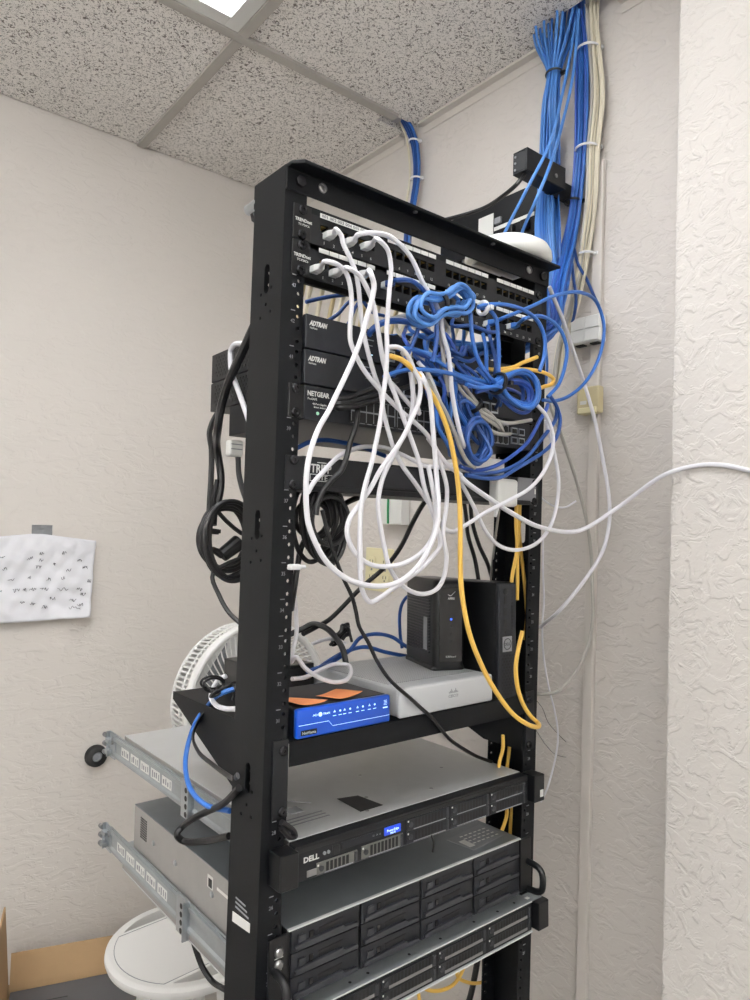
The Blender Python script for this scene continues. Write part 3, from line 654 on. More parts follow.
def small_carrier(x0, x1, z0, z1, y, parent, silver=False, cm='carrier'):
    c = obj('drive_carrier', MB().box(x0, x1, y-.0016, y, z0, z1), M[cm], parent, .0005)
    g = MB(); n = max(3, int((x1-x0-.02)/.0062))
    for i in range(n): g.box(x0+.014+i*.0062, x0+.018+i*.0062, y-.0019, y-.0014, z0+.0018, z1-.0018)
    obj('grille_openings', g, M['dark'], c)
    obj('release_button', MB().cyl((x0+.0065, y-.0015, (z0+z1)/2), (x0+.0065, y-.0032, (z0+z1)/2), .0036, n=14), M['carrier2'], c)
    obj('release_lever', MB().box(x1-.005, x1-.001, y-.0034, y-.0012, z0+.0008, z1-.0008), M['carrier2'], c, .0005)
    obj('carrier_trim', MB().box(x0+.012, x1-.007, y-.0022, y-.0012, z0+.0002, z0+(.0042 if silver else .0012)), M['screw'] if silver else M['grey_print'], c)
    obj('status_light', MB().box(x0+.001, x0+.003, y-.0022, y-.0012, z1-.004, z1-.002), M['print'], c)
small_carrier(-.188, -.125, zA0+.002, zA0+.0165, yf, fp, cm='carrier3'); small_carrier(-.118, -.047, zA0+.002, zA0+.0185, yf, fp, cm='carrier3')
x = -.040
for g in range(3):
    for k in (0, 1): small_carrier(x+g*.0845, x+g*.0845+.080, zA0+.002+k*.0165, zA0+.0175+k*.0165, yf, fp)
obj('lid_recess', MB().prism([(-.088, .080), (-.056, .072), (-.050, .022), (-.090, .022)], zA1, zA1+.0006, 'z'), M['plastic'], lid, .0003)
lk = MB()
q = [(-.19, .05), (-.17, .11), (-.13, .09)]
lk.tube(spline([(-.19, .05, zA1+.0003), (-.172, .115, zA1+.0003), (-.158, .118, zA1+.0003), (-.126, .09, zA1+.0003)], 6), .0008, 5)
lk.box(-.17, -.15, .07, .09, zA1, zA1+.0008)
obj('lid_latch_mark', lk, M['grey_print'], lid)
lb = MB()
for k in range(3): lb.box(-.2-.0*k, -.13, .055-k*.009, .058-k*.009, zA1, zA1+.0003)
obj('lid_text', lb, M['grey_print'], lid)
for x, y in ((-.05, .06), (-.08, .02), (.05, .03), (.13, .09), (.0, .14)): obj('lid_rivet', MB().lathe((x, y, zA1-.0002), [(.003, 0), (.0028, .0006), (.001, .0009)], 12), M['screw'], lid, smooth=True)
obj('service_tag', MB().box(.234, .242, -.0286, -.0279, zA0+.008, zA0+.019), M['label'], t)
# label stuck over the gap beneath, hanging tag
hg = MB(); hg.tube(spline([(.005, -.018, zA0+.003), (.007, -.021, zA0-.008), (.006, -.02, zA0-.02)], 5), .0016, 6)
obj('tag_loop', hg, M['bcable'], t)

# two-unit storage server
z0, z1 = 1.1135, 1.2005; yf = -.002
t = thing('storage_server', 'two-unit storage server with twelve black drive bays near the bottom', 'server', (0, .25, z0))
ch = obj('chassis', MB().box(-.217, .217, yf+.012, .51, z0, z1-.0012), M['sheet'], t, .0008)
lid = obj('lid', MB().box(-.217, .217, yf, .51, z1-.0012, z1), M['lid2'], t)
obj('lid_edge_highlight', MB().box(-.217, .217, yf-.0045, yf, z1-.0018, z1), M['edge_highlight'], lid)  # pale strip painting the highlight on this lid's front edge
fp = obj('front_frame', MB().box(-.2175, .2175, yf, yf+.012, z0, z1-.0013), M['dark'], t)
for c_ in range(4):
    for r_ in range(3):
        xa = -.2135+c_*.1075; xb = xa+.1035; za = z0+.0015+r_*.0283; zb = za+.0272
        dc = obj('drive_bay', MB().box(xa, xb, yf-.004, yf, za, zb), M['carrier'], fp, .001)
        hd = MB().prism([(xa+.004, za+.003), (xb-.004, za+.003), (xb-.004, za+.008), (xb-.024, za+.0085), (xb-.028, za+.012), (xa+.036, za+.0105), (xa+.012, za+.0095), (xa+.004, za+.008)], yf-.0085, yf-.004)
        obj('handle', hd, M['carrier2'], dc, .0008)
        obj('handle_recess', MB().prism([(xa+.040, za+.0125), (xb-.030, za+.0135), (xb-.026, za+.020), (xa+.040, za+.0185)], yf-.0045, yf-.0041), M['dark'], dc)
        obj('release_button', MB().box(xa+.010, xa+.020, yf-.0065, yf-.004, za+.0105, za+.0195), M['carrier2'], dc, .0008)
        obj('status_window', MB().box(xa+.026, xa+.032, yf-.0055, yf-.004, za+.011, za+.019), M['gloss'], dc, .0004)
for s in (-1, 1):
    obj('ear', MB().box(s*.2185, s*.2435, yf-.003, -.0003, z0+.001, z1-.004), M['plastic'], t, .001)
    pts = [(-.0028-.000, z0+.012), (-.026, z0+.016), (-.032, z0+.022), (-.032, z0+.048), (-.026, z0+.054), (-.0028, z0+.058)]
    lp = [Vector((s*.236, yf-.002, z0+.003)), Vector((s*.236, yf-.024, z0+.006)), Vector((s*.236, yf-.031, z0+.012)), Vector((s*.236, yf-.031, z0+.036)), Vector((s*.236, yf-.024, z0+.043)), Vector((s*.236, yf-.002, z0+.046))]
    obj('pull_handle', MB().tube(spline(lp, 5), .0052, 10), M['plastic'], t, smooth=True)
for z in (z0+.052, z0+.066): obj('power_button', MB().lathe((-.231, yf-.003, z), [(.0058, 0), (.0058, .003), (.004, .0045), (.002, .0045)], 18, (0, -1, 0)), M['screw'], t, smooth=True)
obj('indicator_marks', MB().box(-.236, -.224, yf-.0034, yf-.0029, z0+.0585, z0+.0597).box(-.236, -.226, yf-.0034, yf-.0029, z0+.0445, z0+.0455), M['print'], t)
lb = MB().prism([(.118, .062), (.205, .072), (.212, .020), (.125, .010)], z1, z1+.0003, 'z'); lo = obj('rating_label', lb, M['grey_print'], lid)
lt = MB()
for r_ in range(4):
    for c_ in range(6): lt.box(.142+c_*.0105, .148+c_*.0105, .026+r_*.0095, .0285+r_*.0095, z1+.0003, z1+.0005)
lt.box(.128, .140, .02, .045, z1+.0003, z1+.0005)
obj('label_print', lt, M['label'], lo)
for y in (.05, .13, .2, .33, .42): obj('side_stud', MB().lathe((-.217, y, z0+.05-.06*(y % .1)), [(.0045, 0), (.0045, .0015), (.003, .0022), (.001, .0022)], 12, (-1, 0, 0)), M['zinc'], ch, smooth=True)
vt = MB()
for a in range(5):
    for b in range(9): vt.box(-.2175, -.2168, .452+a*.006, .4555+a*.006, z0+.04+b*.004, z0+.0425+b*.004)
obj('side_vent', vt, M['dark'], ch)
obj('side_latch', MB().box(-.2178, -.217, .198, .215, z0+.056, z0+.074), M['label'], ch, .0004); obj('latch_slot', MB().box(-.2182, -.2176, .200, .211, z0+.058, z0+.070), M['dark'], ch)
obj('side_label', MB().box(-.2175, -.2168, .14, .185, z0+.062, z0+.066), M['label'], ch)

# lowest server
zC0, zC1 = 1.0675, 1.112
t, fp, lid = server_1u(zC0, zC1, -.030, .56, 'lowest one-unit rack server with a bare metal lid edge, under the storage server', M['steel'], True)
yf = -.030
obj('bottom_edge_highlight', MB().box(-.217, .217, yf-.003, .56, zC0-.002, zC0), M['edge_highlight'], t)  # highlight along the lower edge, put into a pale colour
x = -.19
for g in range(4):
    for k in (0, 1): small_carrier(x+g*.102, x+g*.102+.096, zC0+.0045+k*.018, zC0+.0205+k*.018, yf, fp, True)
for k, x in enumerate((-.2, -.13, -.10, -.03, .03, .10, .15, .19)): obj('lid_hole', MB().cyl((x, yf+.011+(k % 3)*.001, zC1), (x, yf+.011+(k % 3)*.001, zC1+.0002), .0022, n=10), M['dark'], lid)
obj('lid_tag', MB().box(.215, .222, yf+.006, yf+.012, zC1, zC1+.0003), M['label'], lid)

# slide rails
def rail(z0, label, s=-1, y0=.0):
    t = thing('slide_rail', label, 'server rail', (s*.228, .3, z0), 'server slide rails')
    xi, xo = s*.2195, s*.2225
    rl = obj('rail_bar', MB().prism([(xi, z0), (xo, z0), (xo, z0+.003), (xo+s*.004, z0+.003), (xo+s*.004, z0+.008), (xo+s*.001, z0+.011), (xo+s*.001, z0+.03), (xo+s*.004, z0+.033), (xo+s*.004, z0+.039), (xo, z0+.039), (xo, z0+.042), (xi, z0+.042)], .08, .615), M['steel'], t)
    br = MB().box(xo+s*.001, xo+s*.0035, .60, .632, z0-.002, z0+.046).box(xo+s*.0035, xo+s*.009, .629, .632, z0-.002, z0+.046).box(xo+s*.0035, xo+s*.013, .615, .629, z0+.006, z0+.014).box(xo+s*.0035, xo+s*.012, .610, .629, z0+.026, z0+.034)
    bo = obj('rear_bracket', br, M['zinc'], t, .0008)
    for z in (z0+.006, z0+.022, z0+.038): obj('bracket_pin', MB().cyl((xo+s*.009, .632, z), (xo+s*.009, .642, z), .0045, n=12), M['screw'], bo)
    obj('bracket_screw', MB().lathe((xo+s*.0035, .612, z0+.03), [(.006, 0), (.006, .002), (.003, .0035), (.001, .0035)], 14, (s, 0, 0)), M['screw'], bo, smooth=True)
    mb = obj('middle_bracket', MB().box(xo+s*.0012, xo+s*.0048, .255, .295, z0-.010, z0+.046).box(xo+s*.0048, xo+s*.012, .255, .258, z0-.010, z0+.046), M['zinc'], t, .0006)
    for z in (z0-.004, z0+.008, z0+.02, z0+.032): obj('bracket_hole', MB().cyl((xo+s*.0048, .277, z), (xo+s*.0053, .277, z), .0042, n=12), M['dark'], mb)
    for k in range(5):
        a = .34+k*.048
        lb = obj('diagram_label', MB().box(xo+s*.001, xo+s*.0014, a, a+.038, z0+.0125, z0+.0285), M['label'], t)
        d = MB()
        for i in range(4): d.box(xo+s*.0014, xo+s*.0016, a+.003+i*.0085, a+.0075+i*.0085+random.uniform(-.002, .001), z0+.0145+random.uniform(0, .002), z0+.0225+random.uniform(0, .004))
        obj('diagram', d, M['grey_print'] if k != 4 else M['grey_print'], lb)
rail(1.2585, 'steel slide rail with white diagram labels beside the server under the shelf')
rail(1.0855, 'steel slide rail with white diagram labels beside the lowest server, over the white stool')

# ------------------------------------------------------------------ fan, stool, carton, access point
fc = Vector((.145, .75, 1.268)); ax = Vector((.05, -1, .04)).normalized(); fr = .182
t = thing('pedestal_fan', 'big round white fan standing behind the left rack post and the servers', 'fan', (fc.x, fc.y+.05, 0))
su = ax.cross(Vector((0, 0, 1))).normalized(); sv = su.cross(ax)
hs = MB()
hs.lathe(fc-ax*.084, [(.05, 0), (.10, .006), (fr-.016, .018), (fr-.008, .028)], 56, ax)
obj('rear_shell', hs, M['fan'], t, smooth=True)
dr = MB()
for k in range(96):
    a = 2*PI*k/96; e = su*math.cos(a)+sv*math.sin(a)
    dr.tube([fc-ax*.052+e*(fr-.006), fc+ax*.03+e*(fr+.002)], .0026, 5)
obj('side_grille', dr, M['fan'], t, smooth=True)
rg = MB().ring(fc+ax*.034, ax, fr+.001, .009, 56, 10, 1.3).ring(fc-ax*.052, ax, fr-.007, .005, 56, 8).ring(fc-ax*.002, ax, fr, .003, 56, 8)
obj('front_ring', rg, M['fan'], t, smooth=True)
gr = MB()
for k in range(72):
    a = 2*PI*k/72; pts = []
    for i in range(7):
        u = i/6; e = su*math.cos(a+u*.5)+sv*math.sin(a+u*.5); pts.append(fc+ax*(.034+.012*(1-u*u))+e*(.022+(fr-.024)*u))
    gr.tube(pts, .0017, 5)
gr.ring(fc+ax*.041, ax, .11, .0018, 48, 6)
obj('front_grille', gr, M['fan'], t, smooth=True)
obj('hub_cap', MB().lathe(fc+ax*.038, [(.024, 0), (.024, .006), (.018, .011), (.006, .012)], 32, ax), M['fan'], t, smooth=True)
bl = MB()
for k in range(4):
    a = 2*PI*k/4; v = []
    for i in range(6):
        for s in (0, 1):
            r_ = .02+.026*i; aa = a+s*.75+.08*i; e = su*math.cos(aa)+sv*math.sin(aa); v.append(fc+e*r_+ax*(.014-.026*s))
    bl.add(v, [(2*i, 2*i+1, 2*i+3, 2*i+2) for i in range(5)])
bo = obj('blades', bl.cyl(fc-ax*.03, fc+ax*.02, .021, n=24), M['grey_print'], t, smooth=True); bo.modifiers.new('thickness', 'SOLIDIFY').thickness = .0016
obj('motor_housing', MB().lathe(fc-ax*.135, [(.02, 0), (.045, .012), (.052, .05), (.05, .075)], 32, ax), M['fan'], t, smooth=True)
px_, py_ = .30, .985
obj('neck', MB().tube(spline([fc-ax*.13, fc-ax*.17+Vector((.03, 0, -.01)), Vector((px_-.02, py_-.02, fc.z-.03)), Vector((px_, py_, fc.z-.09))], 6), .016, 12), M['fan'], t, smooth=True)
obj('pole', MB().cyl((px_, py_, .02), (px_, py_, fc.z-.08), .014, .013, 20), M['fan'], t)
obj('stand_base', MB().lathe((px_, py_, 0), [(.12, 0), (.12, .012), (.11, .022), (.05, .03), (.02, .05)], 48), M['fan'], t, smooth=True)

sc = Vector((.018, .78, .735)); sr = .174
t = thing('round_stool', 'white round plastic stool with two cut-out grips, below the lowest server rail', 'stool', (sc.x, sc.y, 0))
seat = obj('seat', MB().lathe(sc, [(sr-.018, -.028), (sr-.004, -.022), (sr, -.012), (sr-.001, -.005), (sr-.007, 0), (sr-.012, .0006)], 96), M['stool'], t)
# grips: two circular segments either side, along a tilted axis
ang = R(5); uu = Vector((math.cos(ang), math.sin(ang), 0)); vv = Vector((-math.sin(ang), math.cos(ang), 0)); ct = MB()
for s in (-1, 1):
    ro, ri = sr-.024, .116; tm = math.acos(ri/ro); pts = []
    for i in range(17):
        a = -tm+2*tm*i/16; pts.append(sc+(vv*s*math.cos(a)+uu*math.sin(a))*ro)
    ct.prism([(p.x, p.y) for p in pts], sc.z-.1, sc.z+.1, 'z')
cut(seat, ct)
for p in seat.data.polygons: p.use_smooth = True
smooth_edges(seat)
gl_ = MB(); ri = .108; rm = sr-.020; tm = math.acos(ri/rm)
pts = [(uu*math.cos(a)+vv*math.sin(a))*rm for a in [(PI/2-tm)*(-1+2*i/14) for i in range(15)]]+[(uu*math.cos(a)+vv*math.sin(a))*rm for a in [PI+(PI/2-tm)*(-1+2*i/14) for i in range(15)]]
pts = [sc+p+Vector((0, 0, .0006)) for p in pts]; gl_.tube(pts+[pts[0]], .0009, 5)
obj('seat_seam', gl_, M['grey_print'], t)
for k in range(4):
    a = PI/4+k*PI/2; e = Vector((math.cos(a), math.sin(a), 0))
    obj('leg', MB().cyl(sc+e*.085+Vector((0, 0, -.027)), Vector((sc.x, sc.y, 0))+e*.15, .016, .013, 14), M['stool'], t)
obj('leg_ring', MB().ring((sc.x, sc.y, .28), (0, 0, 1), .128, .008, 40, 8), M['stool'], t, smooth=True)

t = thing('cardboard_box', 'open brown cardboard box with its flaps up, on the floor by the left wall', 'box', (-.262, 1.182, 0), rot=(0, 0, R(-17)))
bl_, bd_, bz = .34, .16, .53
wl = MB().box(0, .004, -bd_, 0, 0, bz).box(bl_-.004, bl_, -bd_, 0, 0, bz).box(.004, bl_-.004, -bd_, -bd_+.004, 0, bz).box(.004, bl_-.004, -.004, 0, 0, bz).box(.004, bl_-.004, -bd_+.004, -.004, 0, .004)
obj('carton_walls', wl, M['card'], t)
fl = MB().prism([(-.004, bz), (0, bz), (.004, bz+.074), (.0, bz+.075)], .006, bl_, 'x'); obj('back_flap', fl, M['card'], t)
lf = MB().prism([(0, bz), (.004, bz), (-.011, bz+.195), (-.015, bz+.194)], -bd_+.004, -.006, 'y'); obj('side_flap', lf, M['card'], t)
ff = MB().prism([(-bd_, bz), (-bd_+.004, bz), (-bd_-.05, bz-.02), (-bd_-.054, bz-.018)], .01, bl_, 'x'); obj('front_flap', ff, M['card'], t)
g = thing('packed_carton', 'dark grey flat carton lying inside the open cardboard box', 'carton', (-.262, 1.182, .005), rot=(0, 0, R(-17)))
obj('carton', MB().box(.008, bl_-.008, -bd_+.008, -.008, 0, bz-.018), M['cardin'], g, .003)
obj('tape_slit', MB().box(.09, .14, -.07, -.068, bz-.018, bz-.0174), M['dark'], g)

ac = Vector((.214, .050, 2.1365)); 
t = thing('wireless_access_point', 'white dome-shaped wireless access point lying on top of the rack', 'access point', ac)
obj('dome', MB().lathe(ac, [(.061, .004), (.070, .008), (.0735, .015), (.0725, .024), (.067, .034), (.055, .0415), (.036, .0465), (.012, .048)], 56), M['white'], t, smooth=True)
obj('base_plate', MB().lathe(ac, [(.052, .0003), (.062, .002), (.063, .0045), (.06, .005)], 48), M['silver'], t, smooth=True)
# everything carried on the front rails leans back a little
def lean(o, z, a):
    p = Matrix.Translation((0, 0, z)); o.matrix_basis = p @ Matrix.Rotation(a, 4, 'X') @ p.inverted() @ o.matrix_basis
for o in list(C.objects):
    n = o.name.split('.')[0]
    if o.parent: continue
    if n in ('rack_shelf', 'gateway_modem', 'sticky_note', 'router_box', 'set_top_box', 'cable_modem', 'mini_computer'): lean(o, ZS, -.030)
    if n == 'rack_server': lean(o, 1.30 if o.location.z > 1.2 else 1.11, -.031)
    if n == 'storage_server': lean(o, 1.2, -.036)
    if n == 'slide_rail': lean(o, o.location.z, -.034) 

# ------------------------------------------------------------------ cables
def plug(parent, p, boot, d=(0, 1, 0)):
    d = Vector(d).normalized(); s = d.orthogonal().normalized(); s = Vector((1, 0, 0)) if abs(d.y) > .5 else s; u = s.cross(d).normalized(); p = Vector(p)
    def blk(a, b, w0, h0, w1, h1):
        v = [p+d*a+s*x*w0+u*y*h0 for x, y in ((-1,-1),(1,-1),(1,1),(-1,1))]+[p+d*b+s*x*w1+u*y*h1 for x, y in ((-1,-1),(1,-1),(1,1),(-1,1))]
        return v, [(0,3,2,1),(4,5,6,7),(0,1,5,4),(1,2,6,5),(2,3,7,6),(3,0,4,7)]
    o = obj('plug', MB().add(*blk(.008, .0205, .0056, .0042, .0056, .0042)), M['clear'], parent, .0006)
    obj('plug_boot', MB().add(*blk(-.004, .009, .0034, .0034, .0060, .0048)), boot, parent, .0018)
def cable(label, m, way, r=.003, group=None, name='patch_cable', plugs=(), cat='cable', per=9, n=8, flat=1):
    pts = [P(w) for w in way]; sp = spline(pts, per)
    o = obj(name, MB().tube(sp, r, n, flat), M[m], smooth=True); tag(o, label, cat, group)
    for i in plugs:
        q = pts[0] if i == 0 else pts[-1]; plug(o, q, M['wplug'] if m in ('wcable', 'gcable') else M[m])
    return o
def Y(y, *pts): return [(a, b, y) for a, b in pts]

# white patch cables hanging down the front of the rack
cable('white patch cable from second port of the top patch panel, crossing down to the right', 'wcable',
      [(334, 233, -.019)]+Y(-.052, (337, 230), (341.5, 236), (343, 243), (349, 256), (355.6, 272), (358.8, 290), (360.4, 309), (363.6, 333), (368.4, 353.6), (374.8, 376), (381, 394), (383, 409), (387.6, 428.4), (394, 449), (402, 465), (414.8, 482.8), (429, 503.6), (438.8, 519), (444, 528))+
      Y(-.06, (452, 531.7), (463, 526.7), (487, 511.7), (510, 500), (530, 488), (543, 473), (551.7, 453), (553, 436.7), (546.7, 416.7), (537, 405)), plugs=(0,))
cable('white patch cable from first port of the lower patch panel, leading to the wall cable', 'wcable',
      [(321, 267, -.019)]+Y(-.064, (327, 261.5), (338, 265), (346, 273), (350, 285), (351.6, 304), (350, 328), (350.5, 341), (354.8, 353), (363.6, 369.6), (373, 382), (387.6, 398), (402, 412), (411.6, 420), (422.8, 430), (431.6, 441), (439, 454), (448, 465))+Y(-.05, (461, 475)), plugs=(0,))
cable('thick white cable sagging from the power strip across the rack to the right wall', 'wcable',
      [(458, 474, -.044)]+Y(-.05, (466, 482), (487, 497), (510, 512), (537, 526), (570, 532), (587, 527.5))+[(620, 506, -.07), ('x', 665, 474.5, .385), ('x', 698, 465.5, .396), ('x', 722, 465, .396), ('x', 752, 471, .396), ('x', 800, 480, .396), ('w', .396, -.6, 1.76), ('w', .396, -.9, 1.72), ('w', .396, -1.3, 1.74)], r=.0037, name='network_cable')
cable('white patch cable from third port of the lower patch panel, inside the white tangle', 'wcable',
      [(340, 271, -.019)]+Y(-.075, (349, 268.5), (359, 275), (366.8, 288), (373, 303), (377, 323), (381, 349), (384.4, 366), (389, 380), (394, 392), (400, 409), (406.8, 427), (413, 444), (419.6, 463.6), (424, 486), (431, 508), (438, 530), (440, 545))+Y(-.085, (433, 556), (419, 570), (404, 581), (390.8, 590), (379.6, 598), (370, 602), (362.8, 592), (360.4, 576), (359.6, 547), (360.4, 520), (362.8, 496), (367, 480)), plugs=(0,))
cable('white patch cable arching from the top patch panel down past the blue coil', 'wcable',
      [(354, 240, -.019)]+Y(-.056, (360, 234), (376, 233), (392, 238), (410, 256), (424, 285), (433, 299), (440, 315), (443, 335), (448, 352), (450, 367), (452, 392), (456, 415), (462, 440))+[(468, 452, -.03), (476, 462, .0)], plugs=(0,), r=.0032)
cable('white patch cable from sixth port of the top patch panel, hanging almost straight down', 'wcable',
      [(371.6, 244, -.019)]+Y(-.092, (379.6, 240.5), (387.6, 249.6), (391, 267), (389.5, 289.6), (388, 309), (386.8, 330), (387, 349), (386, 373), (383.5, 393), (382, 407.6), (379.6, 425), (376, 443), (371.6, 463), (365, 486), (361, 508), (360, 540), (361, 570)), plugs=(0,))
cable('white patch cable swinging in the big wide loop at the left of the rack opening', 'wcable',
      [(367, 273, -.019)]+Y(-.1, (371, 274), (374, 285), (371.6, 301), (366.8, 318), (362, 336), (354, 357), (344, 379), (334.8, 398), (328, 412), (318.8, 428), (312, 446), (307.6, 465), (306, 486), (306.5, 508), (308.5, 524), (315.6, 543), (326.8, 562), (344, 577), (365, 585), (386, 585.6), (402, 580), (419.6, 564), (430, 546), (436.5, 528), (438.5, 505))+Y(-.088, (437, 482), (435, 457), (433, 430), (431, 406), (429, 392), (424, 380))+[(418, 370, -.01)], plugs=(0,), r=.0032)
cable('white patch cable whose loop bottoms out just above the upright black modem', 'wcable',
      Y(-.07, (412, 372), (413, 394), (412.4, 408), (408, 428), (400, 443), (390.8, 460.4), (382.8, 478), (379, 494), (378, 505), (380, 524), (384.4, 547), (389, 566), (398.8, 582), (411.6, 591.5), (424.4, 594), (437, 588.8), (443.6, 577.6), (446.5, 557), (443, 534))+Y(-.062, (446, 510), (446.8, 488), (442, 468), (437, 452), (428, 438)))
cable('white patch cable with a short round loop in front of the cream outlet plate', 'wcable',
      Y(-.083, (388, 347), (400, 348), (409, 358), (414, 370), (420, 382), (419, 401), (411.6, 419), (403.6, 436), (394, 451), (381, 469), (370, 489), (359.5, 504), (350, 518), (347, 530), (349, 541), (357, 555), (371.6, 564.8), (389, 566.4), (406.8, 562), (424, 550), (433.5, 534), (436, 512), (433, 490), (428, 465)))
cable('white patch cable coming from between the routers down to the left of the yellow cable', 'wcable',
      Y(-.045, (402, 352), (408, 362), (411, 376), (413, 392), (419, 412)))
cable('white cord lying over the top of the power strip and down behind the left loop', 'wcable',
      [(307.6, 493, -.016), (314, 482, -.018), (322, 473, -.016), (338, 457, -.008), (354, 449, .01), (370, 446.5, .03), (386, 448, .03), (405, 456, .012), (423, 465, -.012), (442, 467, -.02), (458, 463, -.02), (466, 459, -.02), (463, 453, -.02), (455, 447, -.02)], r=.0032)
cable('white cable looping low at the right, in front of the right rack post', 'wcable',
      Y(-.04, (458, 478), (465, 490), (473, 505), (487, 533), (500, 546), (517, 550), (537, 543), (550, 527), (557, 503), (558.5, 480), (555, 457), (550, 436), (546, 420)), r=.003)
cable('white cable running from the upper end of the right post down across both jack boxes', 'wcable',
      [(549.5, 287, -.008), (555, 301, .0), (563, 320, .01), (575, 356, .02), (584, 383, .02), (594.5, 419, .01), (602, 455, .0), (608.6, 494, -.01), (609.5, 520, -.01), (603, 550, -.01), (587, 577, .0), (560, 610, .03), (540, 627, .09)], r=.0034, name='network_cable')
cable('grey cable hanging behind the right post that turns back in a low curve', 'gcable',
      [(548, 398, .02), (552, 410, .03), (563, 440, .05), (577, 483, .06), (587, 523, .06), (591, 553, .06), (592.5, 590, .05), (593, 617, .05), (587, 648, .05), (574, 674, .05), (556, 692, .06), (536, 694, .09)], r=.0033, name='network_cable')
cable('thin white wire hanging down the right edge of the right rack post', 'wcable',
      [(543, 535, .085), (543, 575, .085), (544, 600, .085), (542.3, 625, .085), (543, 650, .085), (548.4, 686, .085), (554.8, 712, .085), (558, 736, .085), (555, 760, .085), (547, 789, .085), (541, 802, .095)], r=.0018, name='thin_wire')
cable('thin white wire in a shallow curve from the right post to the grey cable', 'wcable', [(538, 494, .085), (545, 501, .09), (556.7, 507, .09), (566, 507, .08), (576, 501, .07)], r=.0018, name='thin_wire')
cable('very thin dark wire looping loosely beside the right post above the server latch', 'bcable',
      [('w', .262, .085, 1.45), (541, 706, .1), (548, 722, .11), (560, 736, .12), (572, 748, .12), (575, 754, .12), (568, 757, .12), (555, 754, .12), (546, 745, .12), (541, 738, .11), (536, 730, .1)], r=.0006, name='thin_wire', n=5)

# yellow
cable('long bright yellow cable from the routers down the front to the right post', 'yellow',
      [(388, 356, -.02)]+Y(-.082, (394, 357), (402, 360), (416.4, 373), (426, 386), (434, 398), (439, 408), (447, 428), (453, 452), (457, 475), (459.6, 502), (460.3, 530), (460.3, 567), (462, 594), (469, 632), (481, 664), (495.4, 690.8), (513, 714), (527, 724))+[(536, 727, -.07), (539.2, 725.5, -.05), (537, 722, -.019)]+Y(-.02, (530.6, 716), (523, 704), (517.5, 687), (515.8, 667), (518.5, 648), (522.5, 631)), r=.0034)
for i, pts in enumerate(([(516.5, 500), (516, 524), (517, 548), (512, 578), (511, 600)], [(520, 500), (519, 530), (517.5, 555), (517.6, 580), (517, 600)], [(518, 520), (521, 552), (525, 588), (526.5, 612), (525, 640)])):
    cable('yellow cable running down the inside of the right rack post', 'yellow', [(p[0], p[1], .010+.008*i) for p in pts], r=.003, group='yellow cables in the right post', name='network_cable')
for i, pts in enumerate(([(503, 735), (503, 748), (499, 765), (499, 790), (507, 812), (501, 834), (497, 850)], [(510, 738), (509, 752), (507, 772), (512, 800), (511, 818), (509.5, 840), (508, 860)], [(518, 740), (518.5, 752), (516.5, 770), (515, 800), (514, 820), (513, 850)])):
    cable('yellow cable seen between the shelf and the servers behind the right end', 'yellow', [(p[0], p[1], .035+.01*i) for p in pts], r=.003, group='yellow cables behind the servers', name='network_cable')
cable('yellow cable hanging straight down beneath the lowest server', 'yellow', [(500, 935, .12), (498.8, 952, .12), (494.5, 979.5, .12), (487, 1003, .12)], name='network_cable')
cable('yellow cable hanging in a wide curve under the right end of the lowest server', 'yellow', [(520, 935, .14), (514, 950, .14), (501, 971, .14), (484, 981.6, .14), (469, 982.7, .14), (457, 975, .14), (462, 960, .15)], name='network_cable')
cable('yellow cable in a small low loop beneath the middle of the lowest server', 'yellow', [(418, 983, .1), (428, 990, .1), (442, 990, .1), (454, 984, .1), (462, 972, .1), (466, 960, .1)], name='network_cable')
cable('yellow cable end just showing at the bottom edge under the lowest server', 'yellow', [(414, 985, .12), (418, 992, .12), (420, 1005, .12)], name='network_cable')
cable('short yellow cable with a loose end pointing up, behind the lower blue skein', 'yellow', Y(-.02, (484, 368), (491.6, 369.6), (503, 369), (514, 367), (523, 362.5), (531, 359.5), (537, 357)), r=.0032)
cable('yellow cable curling at the right end of the lower blue skein', 'yellow', Y(-.025, (500, 373), (511, 370), (526.8, 369.4), (540, 371.5), (549, 375), (553.5, 379.5), (551.5, 384), (544.4, 386.5), (536, 390)), r=.0032)

# blue patch cables at the front
cable('blue patch cable curving from the lower patch panel down beside the blue coil', 'navy',
      [(392, 283, -.019)]+Y(-.066, (398, 280), (411.6, 281), (422.8, 289.6), (430.8, 304), (435.6, 318), (437, 336), (434.5, 353), (432, 362)), plugs=(0,))
cable('blue patch cable bending from the tied coil to the lower left', 'navy', Y(-.05, (425, 318), (420, 324), (414.8, 339), (408, 354), (398.8, 368), (393, 376)))
cable('blue patch cable with a white collar dropping from the tied coil to the lower skein', 'blue', Y(-.06, (466, 305), (470, 313), (472, 336), (477, 357), (487, 374), (496, 383)))
cable('blue patch cable arching widely to the right of the tied coil', 'blue', Y(-.07, (478, 307), (486.8, 305), (504, 304.5), (523.6, 310), (538, 321.6), (544.4, 337.6), (544.4, 355), (539.6, 371)))
cable('blue patch cable hanging straight between the coil and the lower skein', 'blue', Y(-.055, (480, 308), (488.4, 309.5), (495.6, 318), (498, 336), (498.8, 357), (498.4, 380)))
cable('long blue patch cable swinging out past the right post in front of the jack boxes', 'blue',
      [(494, 322, -.019)]+Y(-.04, (503, 318), (514, 313.6), (533, 305.6), (557, 295), (581, 292.5))+Y(-.03, (597, 303), (604, 326), (600.5, 353), (587, 380), (569, 396), (554, 401), (543, 400)), plugs=(0,))
cable('blue patch cable arching from the lower patch panel around the right post', 'blue',
      [(517, 325, -.019)]+Y(-.045, (524, 319), (531, 317), (540, 316), (552, 321), (562, 332.8), (566.8, 349), (565, 366), (558.8, 384), (547.6, 397)), plugs=(0,))
